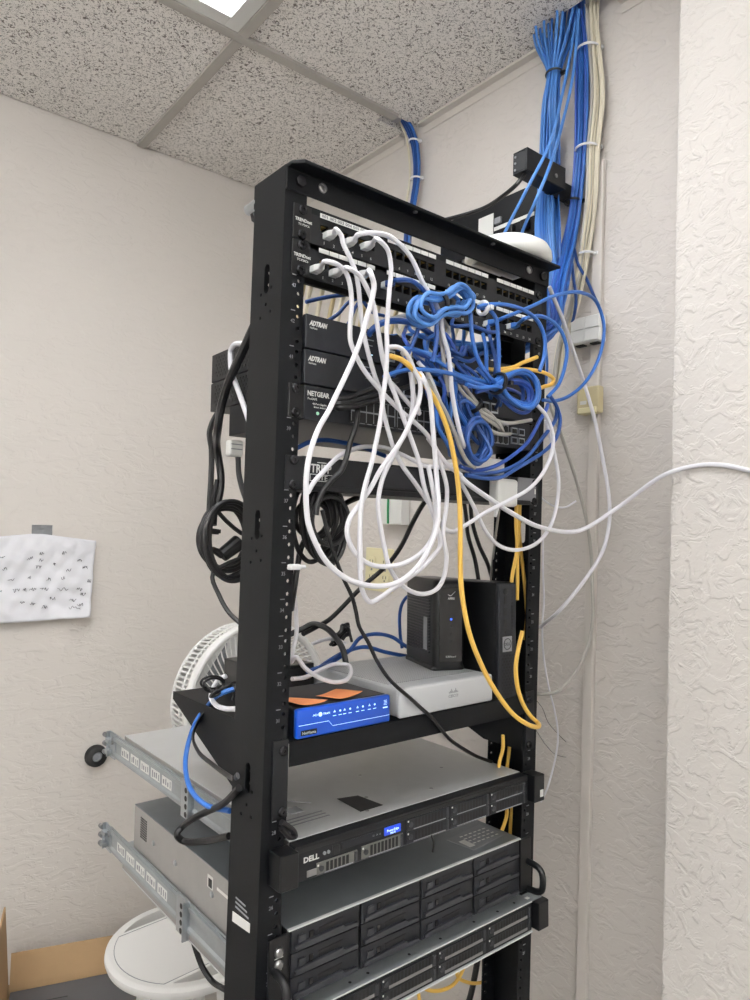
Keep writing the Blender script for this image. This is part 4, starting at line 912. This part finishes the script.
cable('blue patch cable running from the routers in a flat arc to the lower skein', 'blue', Y(-.058, (384, 377), (391, 374), (410, 369.6), (434, 370.5), (453, 374.5), (472, 382), (496, 390)))
cable('blue patch cable running just above the flat arc from the routers to the lower skein', 'blue', Y(-.05, (398, 349), (408, 348.5), (422.8, 352), (438.8, 362), (456, 373.5), (478, 380), (496, 384)))
cable('light blue patch cable in the mess left of the lower skein', 'lblue', Y(-.04, (417, 352), (430, 354), (445, 364), (452, 374), (456, 388), (452, 402), (450, 418)))
cable('dark blue cable bent around the back of the open gap between the panels and routers', 'navy', [(366, 340, .01), (372, 330, -.01), (382, 323, -.015), (398, 321, -.015), (415, 324, -.01), (428, 332, .0), (440, 340, .03)], r=.0042)
for i, pts in enumerate(([(548, 404), (545, 412), (540, 420), (535, 430), (526.8, 443), (507.6, 459), (490, 468), (471, 470), (460, 466)], [(557, 408), (556, 418), (551, 427), (544, 436), (526.8, 457), (507.6, 469), (487, 473.5), (470, 474)], [(550, 396), (556, 405), (560, 419), (557, 436), (547, 449), (519, 467), (498, 478), (476, 477), (466, 475)])):
    cable(('uppermost of the three blue cables sweeping from the lower skein back under the switch', 'middle one of the three blue cables sweeping from the lower skein under the switch', 'lowest of the three blue cables sweeping around the right post under the switch')[i], 'navy' if i else 'royal', Y(-.034-.006*i, *pts), r=.0031)
cable('blue cable running across the open space above the power strip', 'navy', [(297, 448, .05), (310, 442, .05), (325, 440, .05), (345, 443, .05), (362, 447, .05), (385, 456, .05)], r=.0032)
# loose verticals in the mess
for i, (a, b) in enumerate((((444, 372), (452, 425)), ((449, 380), (459, 428)), ((440, 378), (443, 400)), ((455, 385), (466, 425)), ((486, 350), (489, 388)), ((491, 342), (494, 384)), ((429, 398), (440, 420)), ((436, 405), (448, 445)))):
    y = -.03-.004*(i % 4); mx_ = ((a[0]+b[0])/2+random.uniform(-5, 5), (a[1]+b[1])/2)
    cable('short blue cable stretch inside the tangle left of the lower skein', ('blue', 'navy', 'royal', 'blue')[i % 4], [(a[0]-3, a[1]-16, y+.02), (a[0], a[1], y), (*mx_, y-.006), (b[0], b[1], y), (b[0]+2, b[1]+10, y+.02)], group='blue cables in the tangle')

rng = random.Random(21)
for i in range(16):
    xa = rng.uniform(404, 470); ya = rng.uniform(326, 372); xb = xa+rng.uniform(18, 70); yb = ya+rng.uniform(4, 44); y0 = -.012-rng.uniform(0, .022)
    pts = [(xa, ya-14, .03), (xa+rng.uniform(-3, 3), ya, y0), (xa*.7+xb*.3+rng.uniform(-6, 4), ya*.6+yb*.4+rng.uniform(-8, 10), y0-.008), (xa*.3+xb*.7+rng.uniform(-4, 6), ya*.3+yb*.7+rng.uniform(-4, 12), y0-.008), (xb, yb, y0), (xb+rng.uniform(-8, 8), yb+14, .012)]
    cable('blue cable buried in the tangle between the tied coil and the switch', ('navy', 'blue', 'royal', 'navy')[i % 4], pts, r=.0028, group='blue cables deep in the tangle')
for i in range(5):
    xa = 398+i*11+rng.uniform(-3, 3)
    cable('pale cable showing between the blue ones above the routers', ('cream', 'wcable', 'gcable')[i % 3], [(xa, 316, .03), (xa+rng.uniform(-4, 8), 330, .015), (xa+rng.uniform(0, 14), 346, -.005), (xa+rng.uniform(8, 22), 362, -.012), (xa+rng.uniform(10, 26), 384, -.018)], r=.0028, group='pale cables deep in the tangle')

def skein(label, m, tie, d, e, A, B, turns, r=.003, kind='drop', tails=((), ()), group=None, jit=.08, name='coiled_cable', per=5):
    tie = P(tie); d = Vector(d).normalized(); e = Vector(e).normalized(); nrm = d.cross(e); pts = [P(w) for w in tails[0]]; N = 14
    for k in range(turns):
        a = A*(1+jit*random.uniform(-2.2, 1)); b = B*(1+jit*random.uniform(-3, 1.2)); off = nrm*((k-(turns-1)/2)*r*1.5+random.uniform(-.001, .001)); sh = e*random.uniform(-1, 1)*r*1.2
        for i in range(N):
            t = 2*PI*i/N
            if kind == 'drop': q = tie+d*(a*(1-math.cos(t))/2)+e*(b*math.sin(t)*math.sqrt(max(0, (1-math.cos(t))/2)))
            elif kind == 'bow': q = tie+d*(a*math.cos(t))+e*(b*math.sin(t)*(.25+.75*min(1, abs(math.cos(t))*1.6)))
            else: q = tie+d*(a*math.cos(t))+e*(b*math.sin(t))
            pts.append(q+off+sh)
    pts += [P(w) for w in tails[1]]
    o = obj(name, MB().tube(spline(pts, per), r, 8), M[m], smooth=True); tag(o, label, 'cable', group); return o
def tie_ring(label, p, axis, R_, m, group=None, w=.0018, tail=None):
    o = obj('cable_tie', MB().ring(P(p), axis, R_, w, 28, 6, 1.6).box(P(p).x+R_*.6-.003, P(p).x+R_*.6+.003, P(p).y-R_-.004, P(p).y-R_*.6, P(p).z-.003, P(p).z+.003), M[m], smooth=False)
    return tag(o, label, 'cable tie', group)
c25, s25 = math.cos(R(24)), math.sin(R(24))
skein('blue cable wound into a tied coil in front of the lower patch panel', 'lblue', (441, 305, -.062), (c25, 0, s25), (-s25, 0, c25), .056, .022, 6, kind='bow', tails=([(423, 322, -.05)], [(466, 306, -.06)]))
tie_ring('black cable tie around the blue coil in front of the patch panel', (440, 303.5, -.062), (c25, 0, s25), .014, 'bcable', w=.0025)
tie_ring('white cable tie around the blue cables at the right end of the tied coil', (483, 308, -.062), (1, 0, 0), .009, 'wplug', w=.0025)
skein('big blue skein of cable tied at its left end, right of the yellow cable', 'blue', (495, 383, -.06), (.99, 0, .02), (-.02, 0, 1), .098, .036, 5, tails=([(477, 368, -.05), (486, 378, -.055)], [(480, 388, -.06), (466, 384, -.06)]))
skein('second blue skein nested in the big one, smaller loops nearer the tie', 'royal', (496, 386, -.05), (.97, 0, -.1), (.1, 0, .97), .085, .026, 4, tails=([(470, 378, -.045)], [(476, 392, -.05)]))
tie_ring('black cable tie at the left end of the big blue skein', (498, 383.5, -.058), (.95, 0, -.2), .015, 'bcable', w=.0024)
skein('small round coil of blue cable hanging in front of the switch ports', 'navy', (474, 440, -.045), (1, 0, 0), (0, 0, 1), .024, .029, 6, kind='loop', jit=.12, tails=([(459, 402, -.04), (462, 420, -.04)], [(470, 414, -.04), (464, 398, -.04)]))
skein('loose twist of dark blue cable above the small round coil', 'navy', (466, 415, -.035), (.8, 0, -.5), (.5, 0, .8), .022, .016, 4, kind='loop', jit=.15, tails=([(452, 385, -.04)], [(470, 430, -.04)]))
# grey bundle with black tie
gp = [[(448, 384), (453, 392), (466, 402), (475, 410), (488, 420), (497, 426), (501, 430)], [(456, 382), (462, 392), (472, 402), (482, 412), (496, 420), (506, 423), (519, 422), (531, 420)], [(444, 390), (452, 397), (466, 405), (476, 415), (486, 427), (496, 433), (510, 434)], [(462, 384), (470, 394), (478, 404), (490, 414), (499, 424), (503, 432)]]
for i, pts in enumerate(gp):
    cable('grey patch cable in the small tied bunch plugged into the right end of the switch', 'gcable', [(p[0], p[1], -.034-.004*(i % 2)) for p in pts[:-1]]+[(pts[-1][0], pts[-1][1], -.012)], group='grey cables at the switch')
tie_ring('black cable tie around the bunch of grey patch cables', (475, 406, -.036), (.8, 0, -.6), .011, 'bcable', w=.0024)
for i, pts in enumerate(([(428, 380), (434, 391), (440, 402), (446, 413), (451, 424), (456, 436), (461, 450), (467, 461), (475, 468)], [(436, 322), (440, 335), (443, 352), (445, 372), (449, 392)])):
    cable(('grey-white cable running down just right of the yellow cable', 'off-white cable hanging behind the tied blue coil')[i], 'gcable', Y(-.048, *pts))
for i, pts in enumerate(([(418, 362), (428, 374), (436, 392), (442, 407)], [(388, 380), (396, 388), (404, 398), (414, 409), (420, 414)])):
    cable(('white cable beside the upper part of the yellow cable', 'white cable slanting across the switch ports towards the yellow cable')[i], 'wcable', Y(-.042, *pts))

# cables seen through the gap below the patch panels
for i in range(18):
    x = -.05+i*.0245+random.uniform(-.004, .004); xs = -.2+i*.0225; yy = .315+random.uniform(-.012, .012)
    cable('cream cable hanging behind the patch panels, seen through the open gap', 'cream' if i % 3 else 'tan', [('w', xs, .045, 2.022), ('w', xs*.6+x*.4, .12, 2.085), ('w', xs*.2+x*.8, .22, 2.125), ('w', x, yy-.025, 2.11), ('w', x+.002, yy-.005, 2.06), ('w', x+.003, yy, 1.99), ('w', x*.7+.07, yy, 1.92), ('w', .17+x*.2, .29+i*.001, 1.87), ('w', .245, .18, 1.85)], r=.0042, group='cream cables behind the patch panels', name='network_cable')
for i, pts in enumerate(([(306, 302), (318, 299), (334, 296), (350, 294), (366, 288)], [(326, 322), (338, 314), (348, 303), (358, 298), (372, 292)], [(346, 328), (351, 318), (355, 308), (362, 298)], [(362, 300), (372, 312), (384, 316)])):
    cable('blue cable slanting behind the patch panels in the open gap', 'navy', Y(.12+.02*i, *pts), group='blue cables in the open gap', name='network_cable')
for i, pts in enumerate(([(462, 316), (464, 332), (461, 352), (458, 360)], [(451, 318), (453, 334), (455, 356)], [(516, 335), (520, 348), (526, 352), (529, 346), (527, 340), (521, 344)], [(500, 330), (508, 342), (514, 352), (512, 362)], [(540, 330), (545, 345), (547, 362), (546, 385)])):
    cable('blue cable behind the lower patch panel at its right end', ('blue', 'navy', 'lblue', 'navy', 'blue')[i], Y(.08+.02*i, *pts), group='blue cables behind the panel end', name='network_cable')
cable('white cable curving behind the lower patch panel at the right', 'wcable', Y(.08, (500, 333), (504, 341), (512, 344), (519, 340), (520, 332)), name='network_cable')
cable('grey-white cable lying on top of the upper router', 'wcable', Y(.02, (368, 338), (380, 322), (395, 318), (408, 315), (416, 310)), name='network_cable')

# black cables
for i, pts in enumerate(([(338, 399), (348, 398), (360, 394), (372, 389), (384, 384), (398, 380)], [(338, 404), (350, 403), (362, 399), (376, 396), (392, 392), (410, 386)], [(340, 408), (354, 406), (366, 403), (380, 400), (396, 398)])):
    cable(('uppermost', 'middle', 'lowest')[i]+' of three black patch cables bent sideways across the switch ports', 'bcable', [(pts[0][0]-4, pts[0][1], -.012)]+Y(-.03-.003*i, *pts), r=.0036)
cable('black patch cable dropping from the switch over the power strip lettering', 'bcable', [(356, 402, -.012)]+Y(-.026, (357.5, 410), (356, 425), (350, 443), (346, 459), (341, 471), (332, 480))+Y(-.02, (324, 490), (318, 502), (316, 515)), r=.0036)
skein('black power cord gathered into a hanging coil behind the left post, inside the rack', 'bcable', (320, 521, .03), (.93, 0, .1), (-.1, 0, 1), .025, .043, 10, r=.0034, kind='loop', jit=.2, tails=([(352, 470, .06), (340, 486, .04)], [(330, 545, .03)]))
cable('thin black cord hanging from the coil and down across the silver router to the server', 'bcable', Y(-.012, (322, 510), (327.6, 532), (333, 551), (342.8, 577), (352.4, 598), (356, 612), (359, 626), (368, 642), (377, 661), (390, 680), (410, 698), (421, 708))+[(430, 716, -.014), (448.5, 738, .0), (462, 748, .02), (476, 756, .035), (492, 762, .06)], r=.0027, name='power_cable')
cable('thick black cord running diagonally down from the power strip past the cream outlet', 'bcable', [(432, 494, .1), (424, 503, .12), (413, 522, .16), (403, 543, .2), (394, 557, .22), (383, 569, .24), (362, 587, .26), (330, 619, .27), (318, 626, .27), (303, 634, .26)], r=.0042, name='power_cable')
cable('black cord slanting left from under the power strip to the hanging coil', 'bcable', [(362, 496, .07), (348, 502, .06), (336, 510, .05), (326, 516, .04)], r=.0042, name='power_cable')
cable('black cord running down the inner edge of the left post from the coil', 'bcable', [(306, 538, .05), (301, 548, .055), (297, 570, .06), (294, 590, .06), (291, 610, .07)], r=.004, name='power_cable')
cable('left one of two black cords dropping behind the upright modem', 'bcable', Y(.21, (462, 490), (466, 515), (468, 535), (475, 560), (479, 585), (480, 600)), r=.004, name='power_cable')
cable('right one of two black cords dropping behind the mini computer', 'bcable', Y(.2, (470, 490), (472, 520), (479, 545), (488, 565), (493, 585), (494, 600)), r=.004, name='power_cable')
cable('black cord arching over the flat black box at the back of the shelf', 'bcable', [('w', -.12, .27, 1.487), (302, 629, .26), (313, 624, .25), (326, 628, .23), (336, 638, .21), (343, 650, .185), (346, 664, .178)], r=.005, name='power_cable')
skein('black cord tied in a small loose bow at the back of the shelf', 'bcable', (341, 634, .26), (.7, 0, .7), (-.7, 0, .7), .022, .014, 3, r=.0026, kind='bow', jit=.2, tails=([(330, 645, .25)], [(352, 642, .25)]))
cable('upper blue cable crossing the back of the shelf to the upright modem', 'navy', [(306, 672, .15), (318, 668, .14), (335, 660, .2), (350, 650, .21), (360, 638, .22), (376, 634, .22), (392, 637, .21), (404, 645, .2), (412, 650, .2)], r=.0034)
cable('lower blue cable crossing the back of the shelf to the upright modem', 'navy', [(314, 672, .15), (330, 660, .19), (345, 652, .21), (365, 647, .21), (385, 652, .2), (400, 655, .2), (412, 657, .2)], r=.0034)
cable('dark blue cable standing in a tall arch at the left of the upright modem', 'navy', [(402, 648, .22), (400, 632, .22), (400, 612, .22), (403, 602, .22), (409, 596, .21), (418, 600, .2)], r=.003)
cable('white cable dropping beside the left post and looping over the blue-fronted modem', 'wcable', [(294, 590, .075), (296, 612, .075), (296.5, 632, .07), (293, 650, .06), (291, 662, .06), (296, 657, .05), (305, 668, .05), (318, 677, .045), (333, 682, .04), (346, 680, .045), (351, 672, .06), (348, 665, .08), (336, 664, .09), (322, 669, .08), (306, 677, .07), (292, 679, .06)], r=.003)
cable('grey cable lying on the flat black box at the back of the shelf', 'wcable', [(312, 644, .235), (320, 641, .235), (328, 639, .235), (338, 640, .235), (346, 644, .23)], r=.003)

# behind the left post
cable('heavy black power cord slanting behind the left post and down the back of the routers', 'bcable', [('x', 256, 322, -.234), ('x', 250, 335, -.234), ('x', 240, 357, -.234), ('x', 229, 381, -.234), ('x', 221, 407, -.234), ('x', 217.6, 429, -.234), (217, 448, .27), (221, 478, .275), (219, 497, .27), (214, 512, .265), (213, 525, .26)], r=.0062, name='power_cable')
cable('black power cord looping out at the far left behind the routers', 'bcable', [(224, 408, .275), (216.4, 415, .285), (209.6, 432, .29), (211.5, 450, .29), (211, 478, .285), (209.5, 505, .275), (209, 522, .265)], r=.0046, name='power_cable')
skein('black power cord wound into a tied coil hanging left of the left rack post', 'bcable', (228, 539, .255), (.95, 0, .1), (-.12, 0, 1), .045, .060, 7, r=.0036, kind='loop', jit=.09, tails=([(217, 480, .27), (214, 505, .265)], [(213, 573.5, .25), (219.5, 596, .24), (229.4, 613, .22), (241, 624, .2)]))
tie_ring('black cable tie with a stubby end on the coil left of the left post', (210, 531, .26), (.1, 0, 1), .012, 'bcable', w=.003)
pg = thing('power_plug', 'black power plug resting in the middle of the tied coil left of the post', 'plug', at(228, 548, .25))
q = at(229, 548, .25); obj('plug_body', MB().cyl(q+Vector((-.012, 0, -.012)), q+Vector((.018, 0, .010)), .011, .013, 14), M['plastic'], pg, .002)
obj('strain_relief', MB().cyl(q+Vector((-.028, 0, -.002)), q+Vector((-.011, 0, -.010)), .0045, .007, 12), M['plastic'], pg)
cable('white cable draped over the back corner of the routers, left of the left post', 'wcable', [('x', 252, 342, -.227), ('x', 242.4, 343.5, -.227), ('x', 235, 344.5, -.227), ('x', 231, 350, -.227), ('x', 230.4, 356, -.227), ('x', 231.5, 371, -.227), ('x', 238.4, 391, -.227), ('x', 247, 415, -.227), ('x', 251, 428, -.227)], r=.004, name='network_cable')
ad = thing('cable_adapter', 'small white tagged adapter hanging below the switch, left of the left post', 'adapter', at(235.5, 442, .2))
c = at(235, 446, .2); obj('adapter_body', MB().box(c.x-.012, c.x+.010, c.y-.008, c.y+.008, c.z-.016, c.z+.008), M['white'], ad, .003)
obj('printed_lines', MB().box(c.x-.010, c.x+.008, c.y-.0084, c.y-.008, c.z+.001, c.z+.0025).box(c.x-.010, c.x+.008, c.y-.0084, c.y-.008, c.z-.006, c.z-.0045), M['grey_print'], ad)
cable('black cord dropping from the white adapter behind the left post', 'bcable', [(237, 451, .2), (238, 458, .2), (239, 475, .19), (244.6, 495.6, .17), (252, 510, .14)], r=.0042, name='power_cable')
# at the left of the shelf and servers
skein('bunch of thin black cord tied up on the left back of the shelf', 'bcable', (222, 690, .175), (.8, 0, .3), (-.3, 0, .8), .017, .014, 5, r=.0016, kind='bow', jit=.3, tails=([(205, 684, .19), (214, 692, .18)], [(232, 700, .16)]))
skein('second loop of thin black cord flopping left of the tied bunch', 'bcable', (213, 684, .19), (.9, 0, -.1), (.1, 0, .9), .018, .008, 2, r=.0016, kind='loop', jit=.2, tails=([(226, 690, .18)], [(226, 694, .17)]))
cable('blue cable bowing out left of the rack from the shelf down to the server', 'blue', [(234, 689, .16), (222, 693, .17), (206, 708, .24), (197, 720, .25), (190, 737, .25), (185.5, 760, .24), (190, 788, .19), (206, 805, .14), (230, 811, .09)], r=.0036)
cable('white cable hooking around the edge of the shelf left of the post', 'wcable', [(226, 676, .19), (218, 680, .2), (213, 688, .2), (211, 697, .195), (216, 705, .18), (224, 708.5, .16), (236, 709, .12)], r=.0036)
cable('flat black cord twisting down from the shelf edge to the slot in the left post', 'bcable', [(205, 712, .235), (198, 722, .24), (193, 736, .23), (198, 751, .2), (212, 764, .15), (232, 778, .09)]+[('w', -.264, .05, 1.379)], r=.0042, flat=.5, name='power_cable')
cable('black cord with a sharp bend left of the post, in front of the storage server', 'bcable', [('w', -.264, .046, 1.365), (224, 803, .09), (208, 811, .14), (194, 818, .17), (182, 827, .2), (177, 834, .2), (182, 840.5, .2), (200, 841.5, .17), (229, 836, .09)], r=.0046, name='power_cable')
cable('black cord curving under the slide rail above the white stool', 'bcable', [(192, 935, .33), (195.5, 948, .33), (202, 966, .32), (212, 981, .3), (226, 990, .26)], r=.0045, name='power_cable')
cable('black cord hanging under the lowest server beside the yellow cable', 'bcable', [(478, 958, .16), (475, 975, .16), (472, 990, .16), (468, 1005, .16)], r=.0055, name='power_cable')
cable('short black strap loop sticking out above the server latch on the left post', 'bcable', Y(-.012, (281, 822), (287, 826), (294, 832), (295, 836), (290, 837), (284, 831), (281, 828)), r=.0036, name='strap_loop')
cable('black cable arching from the wall bracket bar to the panel above the rack', 'bcable', [('w', .33, .12, 2.362), (526, 172, .115), (517, 184, .12), (503, 196, .16), (486, 207, .22), (470, 213, .27), (450, 218.5, .3), (436, 222, .32)], r=.0042, name='network_cable')

# white tags and adapter beside the right post
wa = thing('power_adapter', 'white rounded power adapter plugged into the right end of the power strip', 'power adapter', at(504, 495, -.01))
a, b = at(494, 506, -.02), at(515, 480, -.02)
obj('adapter_body', MB().box(a.x, b.x, -.028, -.007, a.z, b.z), M['white'], wa, .005)
obj('cord_relief', MB().cyl((a.x+.012, -.016, a.z), (a.x+.012, -.012, a.z-.016), .004, .0025, 10), M['wplug'], wa)
cable('thin grey cord hanging from the white power adapter', 'gcable', [(499, 510, -.014), (498, 518, .0), (495, 540, .05), (491, 575, .10), (490, 590, .14)], r=.002, name='power_cable')
pb_ = thing('white_adapter', 'white adapter block lying on the power strip under the small blue coil', 'adapter', at(480, 462, .04))
a, b = at(464, 470, .03), at(496, 452, .03)
obj('adapter_block', MB().box(a.x, b.x, .01, .05, 1.7797, 1.806), M['white'], pb_, .003)
cl = thing('clear_label', 'clear grey label sleeve wrapped on the right rack post', 'label', at(525, 490, -.003))
a, b = at(517, 501, -.003), at(536, 479, -.003)
obj('label_film', MB().box(a.x, b.x, -.0038, -.003, a.z, b.z), M['clearlabel'], cl)
obj('label_mark', MB().box(b.x-.004, b.x-.0015, -.0041, -.0038, (a.z+b.z)/2-.006, (a.z+b.z)/2+.002), M['label'], cl)
wtg = thing('white_tie_clip', 'small white cable clip sticking out of the left post edge', 'clip', at(292, 567, -.004))
c = at(291, 567, -.004); obj('clip_body', MB().box(c.x-.004, c.x+.012, -.010, -.0005, c.z-.0035, c.z+.0035), M['wplug'], wtg, .002); obj('clip_stem', MB().cyl((c.x+.012, -.005, c.z), (c.x+.02, -.005, c.z), .0022, n=10), M['wplug'], wtg)

# the bundles that come down from the ceiling
def bundle(label, m, way, n, rad, r, group, mix=None, scale=None):
    cen = [P(w) for w in way]; k = len(cen); cs = [(R(137.5)*i, math.sqrt((i+.5)/n)) for i in range(n)]
    for i, (a, q) in enumerate(cs):
        pts = []
        for j, c in enumerate(cen):
            t = (cen[min(j+1, k-1)]-cen[max(j-1, 0)]).normalized(); x = Vector((1, -.2, 0)); x = (x-t*x.dot(t)).normalized(); y = t.cross(x)
            rr_ = rad*(scale[j] if scale else 1); aa = a+.10*j*(1 if i % 2 else -1)*.5
            ex = 1.0 if not (scale and scale[j] > 1.3) else 1.5
            pts.append(c+x*(math.cos(aa)*q*rr_)*.9+y*(math.sin(aa)*q*rr_)*ex+Vector((random.uniform(-1, 1), random.uniform(-1, 1), 0))*r*.35)
        o = obj('network_cable', MB().tube(spline(pts, 7), r, 7), M[m if not mix or i % mix[1] else mix[0]], smooth=True); tag(o, label, 'cable', group)
bundle('blue cable in the thick bundle dropping from the ceiling in front of the wall bracket', 'lblue', [('x', 556, 12, .47), ('x', 555, 38, .468), ('x', 554, 74, .455), ('x', 551, 105, .45), (550, 150, .168), (549, 172, .164), (548, 195, .155), (548, 235, .125), (551, 275, .11), (551, 312, .10), (546, 334, .10), ('w', .22, .10, 2.01), ('w', .12, .14, 2.01), ('w', .04, .17, 2.0)], 26, .022, .0027, 'main blue ceiling bundle', ('blue', 3), (2.1, 1.7, .62, .8, .95, .95, 1, 1.1, .9, .8, .75, .7, .6, .5))
bundle('blue cable in the slim bundle beside the white one, between ceiling and jack box', 'blue', [('x', 577, 2, .48), ('x', 579, 22, .48), ('x', 582, 49, .485), ('x', 582, 100, .488), ('x', 581, 148, .488), ('x', 576, 207, .48), ('x', 569, 244, .46), ('x', 563, 271, .42), ('x', 557, 300, .37), ('x', 549, 330, .31), ('w', .22, .16, 2.0), ('w', .12, .2, 1.99)], 14, .0135, .003, 'slim blue ceiling bundle', ('royal', 2), (1.3, 1.2, .95, 1, 1, .95, 1.1, 1.2, 1.2, 1, .8, .7))
bundle('cream-white cable in the bundle dropping from the ceiling beside the raceway', 'cream', [('x', 592, 4, .49), ('x', 593, 30, .49), ('x', 595, 52, .492), ('x', 598, 99, .492), ('x', 594, 148, .492), ('x', 592, 200, .492), ('x', 588, 230, .49), ('x', 584, 256, .49), ('x', 579, 285, .488), ('x', 573, 310, .485), ('x', 562, 345, .47), ('x', 556, 385, .45)], 13, .0125, .003, 'cream ceiling bundle', ('gcable', 4), (1.1, 1, .95, 1.1, 1, .95, 1.1, 1, 1, 1, .9, .9))
bundle('blue cable in the small tied bundle coming through the ceiling behind the rack', 'navy', [('x', 404, 118, .47), ('x', 411, 131, .485), ('x', 416, 148, .49), ('x', 417, 177, .49), ('x', 413, 205, .48), ('x', 408, 235, .42), ('x', 408, 262, .33)], 8, .0105, .003, 'small blue ceiling bundle', ('blue', 3))
cable('white cable in the small blue bundle coming through the ceiling behind the rack', 'cream', [('x', 400, 122, .47), ('x', 405, 133, .478), ('x', 408.5, 150, .478), ('x', 410, 176, .478), ('x', 407, 200, .47), ('x', 404, 225, .42)], name='network_cable')
cable('left one of two blue cables slanting from the ceiling down behind the access point', 'lblue', [('x', 577, 8, .47), ('x', 572, 45, .46), ('x', 561, 100, .42), (548, 148, .036), (528, 187, .05), (506, 230, .1), (496, 252, .12)], name='network_cable')
cable('right one of two blue cables slanting from the ceiling down behind the access point', 'lblue', [('x', 579, 10, .46), ('x', 573, 75, .45), ('x', 562, 125, .41), (549, 168, .03), (536, 200, .04), (523, 230, .1), (515, 255, .12)], name='network_cable')
cable('dark blue cable leaving the slim bundle towards the raceway', 'navy', [('x', 574, 248, .46), ('x', 578, 264, .475), ('x', 586, 278, .49), ('x', 594, 296, .494), ('x', 599, 306, .494)], name='network_cable')
cable('dark blue cable curling from the slim bundle to the white jack box', 'navy', [('x', 571, 250, .455), ('x', 573, 275, .46), ('x', 576, 300, .465), ('x', 574, 316, .47), ('x', 571, 326, .48)], name='network_cable')
for lab, p, rad, m, ax_ in (('black cable tie near the ceiling on the thick blue bundle', ('x', 554, 74, .45), .0165, 'bcable', (0, .1, 1)), ('white cable tie near the ceiling on the slim blue and cream bundles', ('x', 588, 50, .488), .0225, 'wplug', (0, 0, 1)), ('white cable tie halfway up the cream bundle', ('x', 587, 149, .488), .0225, 'wplug', (0, 0, 1)),
                             ('white cable tie low on the cream bundle above the jack box', ('x', 587, 254, .489), .0155, 'wplug', (0, -.1, 1)), ('black cable tie on the slim blue bundle beside the wall bracket', ('x', 573, 202, .478), .0165, 'bcable', (.05, 0, 1)),
                             ('upper white cable tie on the small blue bundle behind the rack', ('x', 414, 142, .485), .0145, 'wplug', (.1, 0, 1)), ('lower white cable tie on the small blue bundle behind the rack', ('x', 416, 179, .488), .0145, 'wplug', (0, 0, 1))):
    tie_ring(lab, p, ax_, rad, m, w=.0016)

# ------------------------------------------------------------------ light and view
def setlamp(v): M['lamp'].node_tree.nodes['Principled BSDF'].inputs['Emission Strength'].default_value = v
setlamp(8.2)
for k_, e_ in (('fill_down', 12), ('fill_up', 62)): M[k_].node_tree.nodes['Principled BSDF'].inputs['Emission Strength'].default_value = e_  # strength of the added fill lamps, downward and upward
w = bpy.data.worlds.new('world'); bpy.context.scene.world = w; w.use_nodes = True
w.node_tree.nodes['Background'].inputs[0].default_value = (.9, .92, 1, 1); w.node_tree.nodes['Background'].inputs[1].default_value = .2
vs = bpy.context.scene.view_settings
vs.view_transform = 'Standard'; vs.look = 'None'; vs.gamma = 1; vs.use_curve_mapping = False; vs.exposure = 0
